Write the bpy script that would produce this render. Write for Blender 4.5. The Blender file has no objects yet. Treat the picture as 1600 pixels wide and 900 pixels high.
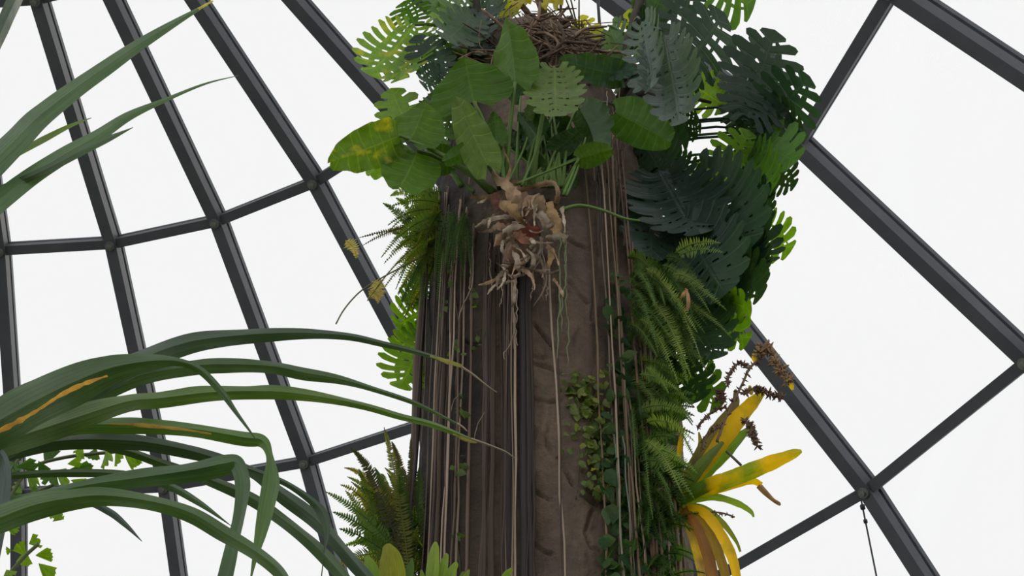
import bpy, math, random
import numpy as np
from mathutils import Vector as V, Matrix, noise

# ------------------------------------------------------------------ camera, sky, exposure
SC = bpy.context.scene
COL = SC.collection
F = 2293.4                       # focal length in pixels of the 1600 x 900 frame
PITCH = 0.7644                   # the camera looks up at the crown of the trunk
EYE = V((0, 0, 1.65))
cam = bpy.data.cameras.new('camera')
cam.sensor_width = 36.0
cam.lens = F / 1600 * 36
cam.clip_end = 300
cam_o = bpy.data.objects.new('camera', cam)
cam_o.location = EYE
cam_o.rotation_euler = (math.pi / 2 + PITCH, 0, 0)
COL.objects.link(cam_o)
SC.camera = cam_o

world = bpy.data.worlds.new('overcast')
SC.world = world
world.use_nodes = True
bg = world.node_tree.nodes['Background']
bg.inputs[0].default_value = (1.0, 0.998, 0.994, 1)      # even, bright overcast
bg.inputs[1].default_value = 1.04

SUN = bpy.data.lights.new('sun', 'SUN')                  # veiled sun high behind the trunk
SUN.energy = 0.9
SUN.angle = math.radians(25)
SUN.color = (1, 0.93, 0.8)
sun_o = bpy.data.objects.new('sun', SUN)
sun_o.rotation_euler = V((-0.25, -0.55, -0.8)).to_track_quat('-Z', 'Y').to_euler()
COL.objects.link(sun_o)

vs = SC.view_settings
vs.view_transform = 'Standard'
vs.look = 'None'
vs.gamma = 1
vs.exposure = 0.0
vs.use_curve_mapping = False

# ------------------------------------------------------------------ helpers
FW = V((0, math.cos(PITCH), math.sin(PITCH)))
UP = V((0, -math.sin(PITCH), math.cos(PITCH)))
RT = V((1, 0, 0))


def mpp(x, y, Y):
    """metres per photograph pixel on the vertical wall at distance Y"""
    d = FW * F + RT * (x - 800) + UP * (450 - y)
    return Y / d.y


def P(x, y, Y):
    d = FW * F + RT * (x - 800) + UP * (450 - y)
    return EYE + d * (Y / d.y)


def to_px(p):
    q = p - EYE
    z = q.dot(FW)
    return 800 + F * q.dot(RT) / z, 450 - F * q.dot(UP) / z


class MB:
    def __init__(s):
        s.v = []; s.f = []; s.uv = []; s.mi = []

    def add(s, vs_, fs, uvs=None, mi=0):
        n = len(s.v)
        s.v += [tuple(a) for a in vs_]
        s.uv += list(uvs) if uvs else [(0.5, 0.5)] * len(vs_)
        s.f += [tuple(i + n for i in f) for f in fs]
        s.mi += [mi] * len(fs)

    def tube(s, pts, radii, n=6, cap=True):
        pts = [V(p) for p in pts]
        m = len(pts)
        if not hasattr(radii, '__len__'):
            radii = [radii] * m
        ref = None
        vv = []; uu = []
        for i, p in enumerate(pts):
            t = (pts[min(i + 1, m - 1)] - pts[max(i - 1, 0)])
            t = t.normalized() if t.length > 1e-9 else V((0, 0, 1))
            if ref is None:
                ref = t.orthogonal().normalized()
            ref = (ref - t * ref.dot(t))
            ref = ref.normalized() if ref.length > 1e-6 else t.orthogonal().normalized()
            b = t.cross(ref)
            for k in range(n):
                a = 2 * math.pi * k / n
                vv.append(p + (ref * math.cos(a) + b * math.sin(a)) * radii[i])
                uu.append((k / n, i / max(1, m - 1)))
        ff = [(i * n + k, i * n + (k + 1) % n, (i + 1) * n + (k + 1) % n, (i + 1) * n + k) for i in range(m - 1) for k in range(n)]
        if cap:
            ff.append(tuple(range(n))[::-1])
            ff.append(tuple((m - 1) * n + k for k in range(n)))
        s.add(vv, ff, uu)

    def box(s, lo, hi):
        x0, y0, z0 = lo; x1, y1, z1 = hi
        s.add([(x0, y0, z0), (x1, y0, z0), (x1, y1, z0), (x0, y1, z0), (x0, y0, z1), (x1, y0, z1), (x1, y1, z1), (x0, y1, z1)],
              [(3, 2, 1, 0), (4, 5, 6, 7), (0, 1, 5, 4), (1, 2, 6, 5), (2, 3, 7, 6), (3, 0, 4, 7)])

    def mesh(s, name, mat, smooth=True):
        me = bpy.data.meshes.new(name)
        me.from_pydata(s.v, [], s.f)
        uvl = me.uv_layers.new(name='UVMap')
        li = np.empty(len(me.loops), dtype=np.int32)
        me.loops.foreach_get('vertex_index', li)
        uvl.data.foreach_set('uv', np.array(s.uv, dtype=np.float32)[li].ravel())
        if smooth:
            me.polygons.foreach_set('use_smooth', [True] * len(me.polygons))
        for m_ in (mat if isinstance(mat, (list, tuple)) else [mat]):
            me.materials.append(m_)
        if any(s.mi):
            me.polygons.foreach_set('material_index', s.mi)
        me.update()
        return me


def thing(name, label, cat, loc, group=None):
    o = bpy.data.objects.new(name, None)
    o.empty_display_size = 0.05
    o.location = loc
    COL.objects.link(o)
    o['label'] = label
    o['category'] = cat
    if group:
        o['group'] = group
    return o


def part(name, me, root, M=None, color=None, under=None):
    """link mesh as a part of root (an Empty with translation only); world matrix M; `under` makes it a sub-part"""
    o = bpy.data.objects.new(name, me)
    COL.objects.link(o)
    M = M if M is not None else Matrix.Identity(4)
    loc = root.location if root else V((0, 0, 0))
    B = Matrix.Translation(-loc) @ M
    if under is not None:
        o.parent = under
        o.matrix_parent_inverse = under.matrix_basis.inverted()
        o.matrix_basis = B
    else:
        if root:
            o.parent = root
        o.matrix_basis = B
    if color:
        o.color = color if len(color) == 4 else (*color, 1)
    return o


def lerp(a, b, t):
    return a + (b - a) * t


def catmull(pts, sub):
    """pts: list of equal-length tuples"""
    A = [np.array(p, float) for p in pts]
    A = [2 * A[0] - A[1]] + A + [2 * A[-1] - A[-2]]
    out = []
    for i in range(1, len(A) - 2):
        for k in range(sub):
            t = k / sub
            a, b, c, d = A[i - 1:i + 3]
            out.append(0.5 * (2 * b + (c - a) * t + (2 * a - 5 * b + 4 * c - d) * t * t + (3 * b - a - 3 * c + d) * t ** 3))
    out.append(A[-2])
    return out


# ------------------------------------------------------------------ materials
def new_mat(name):
    m = bpy.data.materials.new(name)
    m.use_nodes = True
    nt = m.node_tree
    nt.nodes.clear()
    return m, nt, nt.nodes, nt.links


def nd(nt, kind, **kw):
    n = nt.nodes.new(kind)
    for k, v in kw.items():
        setattr(n, k, v)
    return n


def mathn(nt, op, a, b=None, clamp=False):
    n = nd(nt, 'ShaderNodeMath', operation=op, use_clamp=clamp)
    for i, x in enumerate((a, b)):
        if x is None:
            continue
        if isinstance(x, (int, float)):
            n.inputs[i].default_value = x
        else:
            nt.links.new(x, n.inputs[i])
    return n.outputs[0]


def mixc(nt, fac, a, b, mode='MIX'):
    n = nd(nt, 'ShaderNodeMix', data_type='RGBA', blend_type=mode)
    for sock, x in ((n.inputs[0], fac), (n.inputs[6], a), (n.inputs[7], b)):
        if isinstance(x, (int, float)):
            sock.default_value = x
        elif isinstance(x, tuple):
            sock.default_value = (*x, 1) if len(x) == 3 else x
        else:
            nt.links.new(x, sock)
    return n.outputs[2]


def leaf_mat(name, veins=9, rough=0.42, trans=0.4, spec=0.4, spots=(0.30, 0.24, 0.02), tcol=(1.9, 2.0, 0.45), vein_gain=0.35, stripe=False, patch=3.2):
    """colour of the leaf comes from the object (green), its alpha says how much of it has not yet yellowed"""
    m, nt, N, L = new_mat(name)
    oi = nd(nt, 'ShaderNodeObjectInfo')
    uv = nd(nt, 'ShaderNodeUVMap', uv_map='UVMap')
    sep = nd(nt, 'ShaderNodeSeparateXYZ')
    L.new(uv.outputs[0], sep.inputs[0])
    u = mathn(nt, 'ABSOLUTE', mathn(nt, 'SUBTRACT', sep.outputs[0], 0.5))
    tc = nd(nt, 'ShaderNodeTexCoord')
    nz = nd(nt, 'ShaderNodeTexNoise')
    nz.inputs['Scale'].default_value = 9
    nz.inputs['Detail'].default_value = 4
    L.new(tc.outputs['Object'], nz.inputs['Vector'])
    mid = mathn(nt, 'SUBTRACT', 1.0, mathn(nt, 'MULTIPLY', u, 40.0), True)
    if stripe:
        mpg = nd(nt, 'ShaderNodeMapping')
        mpg.inputs['Scale'].default_value = (26, 5, 1)
        L.new(uv.outputs[0], mpg.inputs[0])
        sn = nd(nt, 'ShaderNodeTexNoise')
        sn.inputs['Scale'].default_value = 1.0
        sn.inputs['Detail'].default_value = 3
        L.new(mpg.outputs[0], sn.inputs['Vector'])
        lat = mathn(nt, 'MULTIPLY', mathn(nt, 'SUBTRACT', sn.outputs['Fac'], 0.35, True), 3.0, True)
    else:
        w = mathn(nt, 'SINE', mathn(nt, 'MULTIPLY', sep.outputs[1], veins * 2 * math.pi))
        lat = mathn(nt, 'MULTIPLY', mathn(nt, 'SUBTRACT', w, 0.86, True), 6.0, True)
    vein = mathn(nt, 'MAXIMUM', mid, lat)
    dark = mixc(nt, 1.0, oi.outputs['Color'], (0.72, 0.75, 0.72), 'MULTIPLY')
    base = mixc(nt, mathn(nt, 'MULTIPLY', mathn(nt, 'SUBTRACT', nz.outputs['Fac'], 0.3, True), 2.2, True), dark, oi.outputs['Color'])
    base = mixc(nt, mathn(nt, 'MULTIPLY', vein, vein_gain), base, mixc(nt, 1.0, base, (2.4, 2.0, 2.2), 'MULTIPLY'))
    # yellowing grows from the margin and the tip in noisy patches
    ye = mathn(nt, 'SUBTRACT', 1.0, oi.outputs['Alpha'])
    nz2 = nd(nt, 'ShaderNodeTexNoise')
    nz2.inputs['Scale'].default_value = patch
    nz2.inputs['Detail'].default_value = 5
    L.new(tc.outputs['Object'], nz2.inputs['Vector'])
    q = mathn(nt, 'ADD', mathn(nt, 'SUBTRACT', nz2.outputs['Fac'], 0.85), mathn(nt, 'MULTIPLY', ye, 0.85))
    q = mathn(nt, 'MULTIPLY', q, 6.0, True)
    base = mixc(nt, q, base, spots)
    pb = nd(nt, 'ShaderNodeBsdfPrincipled')
    L.new(base, pb.inputs['Base Color'])
    pb.inputs['Roughness'].default_value = rough
    pb.inputs['Specular IOR Level'].default_value = spec
    tr = nd(nt, 'ShaderNodeBsdfTranslucent')
    L.new(mixc(nt, 1.0, base, tcol, 'MULTIPLY'), tr.inputs['Color'])
    bump = nd(nt, 'ShaderNodeBump')
    bump.inputs['Strength'].default_value = 0.35
    bump.inputs['Distance'].default_value = 0.01
    L.new(nz.outputs['Fac'] if stripe else mathn(nt, 'ADD', vein, nz.outputs['Fac']), bump.inputs['Height'])
    L.new(bump.outputs[0], pb.inputs['Normal'])
    mx = nd(nt, 'ShaderNodeMixShader')
    mx.inputs[0].default_value = trans
    L.new(pb.outputs[0], mx.inputs[1])
    L.new(tr.outputs[0], mx.inputs[2])
    out = nd(nt, 'ShaderNodeOutputMaterial')
    L.new(mx.outputs[0], out.inputs[0])
    return m


def rough_mat(name, c1, c2, scale=6, rough=0.85, bump=0.5, stretch=(1, 1, 1), use_obj=False, metallic=0.0, spec=0.3):
    m, nt, N, L = new_mat(name)
    tc = nd(nt, 'ShaderNodeTexCoord')
    mp = nd(nt, 'ShaderNodeMapping')
    mp.inputs['Scale'].default_value = stretch
    L.new(tc.outputs['Object'], mp.inputs[0])
    nz = nd(nt, 'ShaderNodeTexNoise')
    nz.inputs['Scale'].default_value = scale
    nz.inputs['Detail'].default_value = 6
    L.new(mp.outputs[0], nz.inputs['Vector'])
    f = mathn(nt, 'MULTIPLY', mathn(nt, 'SUBTRACT', nz.outputs['Fac'], 0.3), 2.5, True)
    col = mixc(nt, f, c1, c2)
    if use_obj:
        oi = nd(nt, 'ShaderNodeObjectInfo')
        col = mixc(nt, 1.0, col, oi.outputs['Color'], 'MULTIPLY')
    pb = nd(nt, 'ShaderNodeBsdfPrincipled')
    L.new(col, pb.inputs['Base Color'])
    pb.inputs['Roughness'].default_value = rough
    pb.inputs['Metallic'].default_value = metallic
    pb.inputs['Specular IOR Level'].default_value = spec
    b = nd(nt, 'ShaderNodeBump')
    b.inputs['Strength'].default_value = bump
    b.inputs['Distance'].default_value = 0.01
    L.new(nz.outputs['Fac'], b.inputs['Height'])
    L.new(b.outputs[0], pb.inputs['Normal'])
    out = nd(nt, 'ShaderNodeOutputMaterial')
    L.new(pb.outputs[0], out.inputs[0])
    return m


M = {}
M['frame'] = rough_mat('grey_painted_steel', (0.080, 0.088, 0.100), (0.105, 0.112, 0.125), 3, 0.6, 0.05, spec=0.25)
M['gasket'] = rough_mat('pale_gasket', (0.30, 0.32, 0.33), (0.36, 0.38, 0.39), 4, 0.5, 0.05)
M['joint'] = rough_mat('dull_steel', (0.16, 0.17, 0.16), (0.26, 0.26, 0.24), 30, 0.5, 0.1, metallic=0.4)
M['soil'] = rough_mat('planting_soil', (0.05, 0.06, 0.03), (0.09, 0.085, 0.05), 1.2, 0.95, 0.6)
M['concrete'] = rough_mat('plinth_concrete', (0.25, 0.25, 0.24), (0.33, 0.33, 0.31), 3, 0.9, 0.3)
M['root'] = rough_mat('aerial_root', (0.75, 0.7, 0.66), (1.0, 0.97, 0.95), 14, 0.8, 0.4, (1, 1, 0.15), True)
M['stem'] = rough_mat('green_stem', (0.8, 0.8, 0.8), (1, 1, 1), 8, 0.5, 0.2, (1, 1, 1), True)
M['dry'] = rough_mat('dry_sheath', (0.45, 0.38, 0.3), (1.0, 0.97, 0.92), 22, 0.75, 0.6, (1, 1, 1), True)
M['wire'] = rough_mat('dark_cable', (0.03, 0.03, 0.04), (0.05, 0.05, 0.06), 5, 0.6, 0.1)
M['monstera'] = leaf_mat('monstera_leaf', veins=9, rough=0.33, trans=0.42, spec=0.42, spots=(0.44, 0.40, 0.02))
M['philo'] = leaf_mat('philodendron_leaf', veins=8, rough=0.33, trans=0.35, vein_gain=0.4, spec=0.16, spots=(0.44, 0.38, 0.03))
M['fern'] = leaf_mat('fern_frond', veins=1, rough=0.6, trans=0.45, vein_gain=0.0, spec=0.1, spots=(0.34, 0.22, 0.07))
M['strap'] = leaf_mat('strap_leaf', rough=0.36, trans=0.2, stripe=True, vein_gain=0.55, spots=(0.45, 0.30, 0.02), spec=0.45, patch=7.0)
M['brom'] = leaf_mat('bromeliad_leaf', rough=0.4, trans=0.5, stripe=True, vein_gain=0.3, spec=0.2, spots=(0.66, 0.40, 0.012), patch=6.0)
M['small'] = leaf_mat('creeper_leaf', veins=4, rough=0.45, trans=0.4, vein_gain=0.2, spec=0.18)


def bark_mat():
    m, nt, N, L = new_mat('trunk_bark')
    tc = nd(nt, 'ShaderNodeTexCoord')
    n1 = nd(nt, 'ShaderNodeTexNoise'); n1.inputs['Scale'].default_value = 1.6; n1.inputs['Detail'].default_value = 6
    n2 = nd(nt, 'ShaderNodeTexNoise'); n2.inputs['Scale'].default_value = 9; n2.inputs['Detail'].default_value = 8; n2.inputs['Roughness'].default_value = 0.65
    mp = nd(nt, 'ShaderNodeMapping'); mp.inputs['Scale'].default_value = (1, 1, 0.45)
    L.new(tc.outputs['Object'], mp.inputs[0])
    L.new(mp.outputs[0], n1.inputs['Vector']); L.new(tc.outputs['Object'], n2.inputs['Vector'])
    f1 = mathn(nt, 'MULTIPLY', mathn(nt, 'SUBTRACT', n1.outputs['Fac'], 0.35), 3.0, True)
    c = mixc(nt, f1, (0.150, 0.112, 0.086), (0.240, 0.172, 0.122))
    f2 = mathn(nt, 'MULTIPLY', mathn(nt, 'SUBTRACT', n2.outputs['Fac'], 0.36), 3.0, True)
    c = mixc(nt, mathn(nt, 'MULTIPLY', mathn(nt, 'SUBTRACT', 1.0, f2), 0.55), c, (0.060, 0.048, 0.042))
    # left half of the trunk: bark colour darkened, with an irregular noisy border
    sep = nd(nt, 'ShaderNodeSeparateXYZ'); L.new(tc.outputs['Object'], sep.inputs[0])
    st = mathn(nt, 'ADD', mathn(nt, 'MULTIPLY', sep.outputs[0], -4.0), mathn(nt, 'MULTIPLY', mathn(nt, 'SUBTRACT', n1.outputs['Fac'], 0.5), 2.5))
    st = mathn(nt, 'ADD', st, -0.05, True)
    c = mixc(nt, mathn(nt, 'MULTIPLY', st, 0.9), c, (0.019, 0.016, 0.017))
    pb = nd(nt, 'ShaderNodeBsdfPrincipled')
    L.new(c, pb.inputs['Base Color']); pb.inputs['Roughness'].default_value = 0.85; pb.inputs['Specular IOR Level'].default_value = 0.25
    b = nd(nt, 'ShaderNodeBump'); b.inputs['Strength'].default_value = 1.0; b.inputs['Distance'].default_value = 0.03
    L.new(n2.outputs['Fac'], b.inputs['Height']); L.new(b.outputs[0], pb.inputs['Normal'])
    out = nd(nt, 'ShaderNodeOutputMaterial'); L.new(pb.outputs[0], out.inputs[0])
    return m


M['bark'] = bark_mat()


def glass_mat():
    m, nt, N, L = new_mat('clear_glazing')
    t = nd(nt, 'ShaderNodeBsdfTransparent'); t.inputs[0].default_value = (0.97, 0.975, 0.975, 1)
    g = nd(nt, 'ShaderNodeBsdfGlossy'); g.inputs['Roughness'].default_value = 0.05; g.inputs[0].default_value = (0.9, 0.92, 0.92, 1)
    mx = nd(nt, 'ShaderNodeMixShader'); mx.inputs[0].default_value = 0.04
    L.new(t.outputs[0], mx.inputs[1]); L.new(g.outputs[0], mx.inputs[2])
    out = nd(nt, 'ShaderNodeOutputMaterial'); L.new(mx.outputs[0], out.inputs[0])
    return m


M['glass'] = glass_mat()

# ------------------------------------------------------------------ structure: floor and glass dome
DR = 15.0
DC = EYE + V((-0.3867, 0.3528, -0.084)) * DR
PH0, DPH = -0.2157, 2 * math.pi / 32
RINGS = [0.02, 0.14, 0.33, 0.5225, 0.7131, 0.9037, 1.1061, 1.30, 1.46]


def dome(k, e, r=DR):
    a = PH0 + DPH * k
    return DC + V((math.cos(e) * math.sin(a), math.cos(e) * math.cos(a), math.sin(e))) * r


mb = MB()
nseg = 64
mb.add([(DC.x, DC.y, 0)] + [(DC.x + 26 * math.cos(2 * math.pi * i / nseg), DC.y + 26 * math.sin(2 * math.pi * i / nseg), 0) for i in range(nseg)],
       [(0, 1 + i, 1 + (i + 1) % nseg) for i in range(nseg)])
fl = part('floor', mb.mesh('floor', M['soil'], False), None)
fl['kind'] = 'structure'
fl['label'] = 'dark planted soil floor under the glass dome'

mb = MB()                                            # low plinth the dome stands on
vv = []
for i in range(97):
    a = 2 * math.pi * i / 96
    c_, s_ = math.cos(a), math.sin(a)
    for r, z in ((DR - 0.25, 0), (DR - 0.25, DC.z + 0.3), (DR + 0.25, DC.z + 0.3), (DR + 0.25, 0)):
        vv.append((DC.x + r * c_, DC.y + r * s_, z))
mb.add(vv, [(i * 4 + k, i * 4 + (k + 1) % 4, i * 4 + 4 + (k + 1) % 4, i * 4 + 4 + k) for i in range(96) for k in range(4)])
pl = part('wall_plinth', mb.mesh('wall_plinth', M['concrete'], False), None)
pl['kind'] = 'structure'
pl['label'] = 'low concrete ring wall carrying the glass dome'

ceil = bpy.data.objects.new('ceiling', None)
ceil.location = DC
COL.objects.link(ceil)
ceil['kind'] = 'structure'
ceil['label'] = 'glass dome of dark grey metal ribs and rings'


def beam(name, a, b, up, w, h, mat, neck=True):
    """bar from a to b, an I-like glazing profile: broad inner bar, narrow neck, outer cap (up = outwards)"""
    ax = (b - a).normalized()
    up = (up - ax * up.dot(ax)).normalized()
    sx = ax.cross(up)
    prof = [(-w / 2, -h * 0.55), (w / 2, -h * 0.55), (w / 2, h * 0.10), (w * 0.30, h * 0.16), (w * 0.30, h * 0.30), (w / 2, h * 0.34),
            (w / 2, h * 0.62), (-w / 2, h * 0.62), (-w / 2, h * 0.34), (-w * 0.30, h * 0.30), (-w * 0.30, h * 0.16), (-w / 2, h * 0.10)]
    m_ = MB()
    n = len(prof)
    vs_ = [p + sx * q[0] + up * q[1] for p in (a, b) for q in prof]
    m_.add(vs_, [(i, (i + 1) % n, n + (i + 1) % n, n + i) for i in range(n)])
    m_.f += [tuple(range(n))[::-1], tuple(range(n, 2 * n))]
    m_.mi += [0, 0]
    return m_.mesh(name, mat, False)


mbj = MB()
pr = []
for z in (-0.02, 0.02):
    pr += [(0.055 * math.cos(2 * math.pi * i / 12), 0.055 * math.sin(2 * math.pi * i / 12), z) for i in range(12)]
mbj.add(pr, [(i, (i + 1) % 12, 12 + (i + 1) % 12, 12 + i) for i in range(12)] + [tuple(range(12))[::-1], tuple(range(12, 24))])
mbj.add([(x * 0.5, y * 0.5, z - 0.025) for x, y, z in pr], [(i, (i + 1) % 12, 12 + (i + 1) % 12, 12 + i) for i in range(12)] + [tuple(range(12))[::-1], tuple(range(12, 24))])
joint_me = mbj.mesh('joint_plate', M['joint'], False)

K0, K1 = -3, 13
for k in range(K0, K1 + 1):
    for j in range(len(RINGS) - 1):
        a, b = dome(k, RINGS[j]), dome(k, RINGS[j + 1])
        upv = (a + b) / 2 - DC
        rb = part('rib_beam', beam('rib_beam', a, b, upv, 0.135, 0.21, M['frame']), ceil)
        # pale gasket line along the bar
        ax = (b - a).normalized(); un = (upv - ax * upv.dot(ax)).normalized(); sx = ax.cross(un)
        g = MB()
        for sd in (-1, 1):
            c0 = sx * sd * 0.044 + un * 0.049
            g.tube([a + c0, b + c0], 0.006, 4)
        part('gasket', g.mesh('gasket', M['gasket'], False), ceil, under=rb)
for j in range(len(RINGS)):
    for k in range(K0, K1):
        a, b = dome(k, RINGS[j]), dome(k + 1, RINGS[j])
        upv = (a + b) / 2 - DC
        part('ring_beam', beam('ring_beam', a, b, upv, 0.11, 0.15, M['frame']), ceil)
for k in range(K0, K1 + 1):
    for j in range(len(RINGS)):
        p = dome(k, RINGS[j], DR - 0.125)
        q = (p - DC).to_track_quat('Z', 'Y').to_matrix().to_4x4()
        part('joint_plate', joint_me, ceil, Matrix.Translation(p) @ q)
for k in range(K0, K1):
    for j in range(len(RINGS) - 1):
        cs = [dome(k, RINGS[j]), dome(k + 1, RINGS[j]), dome(k + 1, RINGS[j + 1]), dome(k, RINGS[j + 1])]
        n_ = ((cs[0] + cs[2]) / 2 - DC).normalized()
        m_ = MB()
        m_.add([c + n_ * 0.045 for c in cs] + [c + n_ * 0.06 for c in cs],
               [(3, 2, 1, 0), (4, 5, 6, 7), (0, 1, 5, 4), (1, 2, 6, 5), (2, 3, 7, 6), (3, 0, 4, 7)])
        part('glass_pane', m_.mesh('glass_pane', M['glass'], False), ceil)

# thin cable hanging from the joint at the right
c0 = P(1346, 783, 1.0)
dirv = (c0 - EYE)
j6 = dome(6, RINGS[4])
tt = (j6 - EYE).length / dirv.length * 0.985
c_top = EYE + dirv * tt
cab = thing('hanging_cable', 'thin dark cable hanging from the dome joint at lower right', 'cable', c_top)
mb = MB()
mb.tube([c_top + V((0, 0, 0.02)), c_top + V((0.0, 0, -1.0)), c_top + V((0.005, 0, -3.0)), c_top + V((0, 0, -6.0))], 0.009, 5)
part('cord', mb.mesh('cord', M['wire']), cab)
mb = MB()
mb.tube([c_top + V((0, 0, -0.05)), c_top + V((0, 0, -0.09))], 0.025, 8)
mb.tube([c_top + V((0, 0, -0.22)), c_top + V((0, 0, -0.25))], 0.02, 8)
part('clamp', mb.mesh('clamp', M['wire']), cab)

# ------------------------------------------------------------------ the trunk
YT = 5.8
EDGES = [(78, 782, 900), (100, 742, 925), (150, 716, 950), (200, 704, 972), (300, 690, 1005), (400, 672, 1030), (500, 664, 1048), (600, 660, 1060), (750, 655, 1070), (900, 652, 1080)]
TZ, TX, TR = [], [], []
for y, l, r in EDGES[::-1]:
    c = P((l + r) / 2, y, YT)
    TZ.append(c.z); TX.append(c.x); TR.append((r - l) / 2 * mpp((l + r) / 2, y, YT))
TZ = [-0.1, 1.5] + TZ; TX = [TX[0], TX[0]] + TX; TR = [TR[0] * 1.35, TR[0] * 1.08] + TR


def t_r(z): return float(np.interp(z, TZ, TR))
def t_x(z): return float(np.interp(z, TZ, TX))


def T(x, y, off=0.0):
    """point on the trunk's front (off metres proud of it) seen at photograph pixel x, y"""
    Y = YT - 0.6
    p = P(x, y, Y)
    for _ in range(6):
        p = P(x, y, Y)
        r = t_r(p.z) + off
        dx = p.x - t_x(p.z)
        Y = YT - math.sqrt(max(r * r - dx * dx, 0.0))
    return P(x, y, Y)


CRACKS = [[(800, 480), (835, 508), (862, 540), (872, 560)], [(822, 556), (850, 560), (888, 556)], [(826, 566), (858, 575), (892, 592)], [(836, 626), (862, 629), (884, 624)],
          [(872, 715), (886, 742), (905, 772), (932, 790)], [(836, 768), (850, 778), (868, 784)], [(926, 798), (914, 832), (924, 856), (955, 868)], [(822, 842), (846, 860), (862, 866)],
          [(890, 440), (902, 458), (918, 474)], [(905, 512), (896, 532), (900, 560)], [(860, 640), (852, 690), (866, 720)], [(720, 180), (760, 200), (800, 195)], [(880, 370), (920, 392), (935, 380)],
          [(935, 400), (930, 450), (925, 500)], [(900, 620), (930, 640), (960, 642)], [(760, 690), (790, 705), (822, 700)], [(700, 520), (740, 540), (775, 535)]]
tree = thing('tree_trunk', 'thick brown cracked tree trunk rising in the middle, draped in plants', 'tree', V((t_x(0), YT, 0)))
zs = list(np.linspace(-0.1, 4.6, 30)) + list(np.linspace(4.62, TZ[-1], 480))
ANG = list(np.linspace(-1.75, 1.75, 230)) + list(np.linspace(1.85, 2 * math.pi - 1.85, 40))
NT = len(ANG)
vv = []; uu = []
segs = []
for c in CRACKS:
    for a, b in zip(c[:-1], c[1:]):
        segs.append((*a, *b))
segs = np.array(segs, float)
for z in zs:
    r, cx = t_r(z), t_x(z)
    for i in range(NT):
        th = ANG[i]
        d = V((math.sin(th), -math.cos(th), 0))
        q = V((d.x * 1.2, d.y * 1.2, z * 0.6))
        h = noise.fractal(q * 1.6, 0.9, 2.1, 5) * 0.035 + noise.noise(V((d.x * 2.5, d.y * 2.5, z * 0.25))) * 0.04
        h += noise.fractal(V((d.x * 7, d.y * 7, z * 3.5)), 0.8, 2.2, 4) * 0.010
        p = V((cx + d.x * (r + h), YT + d.y * (r + h), z))
        if z > 4.4 and d.y < 0.1:
            x, y = to_px(p)
            ax, ay, bx, by = segs.T
            ux, uy = bx - ax, by - ay
            t = np.clip(((x - ax) * ux + (y - ay) * uy) / (ux * ux + uy * uy), 0, 1)
            dist = np.sqrt((ax + t * ux - x) ** 2 + (ay + t * uy - y) ** 2).min()
            k = math.exp(-(dist / (1.6 + 1.2 * abs(noise.noise(V((x * 0.05, y * 0.05, 0)))))) ** 2) * 0.030 * max(0.12, min(1.0, 0.5 + 1.6 * noise.noise(V((x * 0.035, y * 0.035, 4.2))))) - math.exp(-((dist - 5) / 3) ** 2) * 0.003
            p -= d * k
        vv.append(p); uu.append((i / NT, z))
nz_ = len(zs)
fs = [(j * NT + i, j * NT + (i + 1) % NT, (j + 1) * NT + (i + 1) % NT, (j + 1) * NT + i) for j in range(nz_ - 1) for i in range(NT)]
fs.append(tuple((nz_ - 1) * NT + i for i in range(NT)))
mb = MB(); mb.add(vv, fs, uu)
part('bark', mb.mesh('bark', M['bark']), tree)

RN = random.Random(7)
# fibrous tangle of dead roots on top of the trunk
for tone, (count, tcol) in enumerate(((330, (0.30, 0.22, 0.16)), (330, (0.12, 0.085, 0.065)))):
    mb = MB()
    for i in range(count):
        x, y = RN.gauss(848, 42), RN.gauss(74, 24)
        y = min(124, max(30, y + abs(x - 850) * 0.24))
        p = P(x, y, YT - RN.uniform(0.0, 0.6))
        a = RN.gauss(0.35 if x > 840 else -0.5, 0.75)
        L_ = RN.uniform(0.04, 0.24)
        d = V((math.cos(a), RN.uniform(-0.5, 0.5), -math.sin(a)))
        side = V((math.sin(a), RN.uniform(-0.5, 0.5), math.cos(a)))
        k1, k2 = RN.uniform(-0.3, 0.4) * L_, RN.uniform(-0.3, 0.4) * L_
        r_ = RN.choice((0.003, 0.004, 0.006, 0.010))
        cp = catmull([tuple(p - d * L_), tuple(p - d * L_ * 0.35 + side * k1), tuple(p + d * L_ * 0.35 + side * k2), tuple(p + d * L_)], 3)
        mb.tube([V(c) for c in cp], [r_ * (0.6 if j in (0, len(cp) - 1) else 1) for j in range(len(cp))], 5)
    o = part('root_tangle', mb.mesh('root_tangle', M['dry']), tree, color=tcol)
    o['kind'] = 'stuff'
    o['label'] = 'matted brown fibres on top of the trunk'
# rugged crust under the tangle so that the top is not a flat cut
for i, (x, y, w) in enumerate([(800, 104, 30), (842, 98, 30), (882, 102, 28), (908, 114, 22), (772, 116, 22)]):
    p = P(x, y, YT - 0.12); r = w * mpp(x, y, YT)
    m_ = MB(); vs_ = []; f_ = []
    for a in range(9):
        for b in range(14):
            t1, t2 = math.pi * a / 8, 2 * math.pi * b / 14
            q = V((math.sin(t1) * math.cos(t2), math.sin(t1) * math.sin(t2), math.cos(t1)))
            vs_.append(p + q * r * (1 + 0.35 * noise.noise(q * 2.3 + V((i, 0, 0)))))
    for a in range(8):
        for b in range(14):
            f_.append((a * 14 + b, a * 14 + (b + 1) % 14, (a + 1) * 14 + (b + 1) % 14, (a + 1) * 14 + b))
    m_.add(vs_, f_)
    part('bark_knob', m_.mesh('bark_knob', M['bark']), tree)
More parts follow.
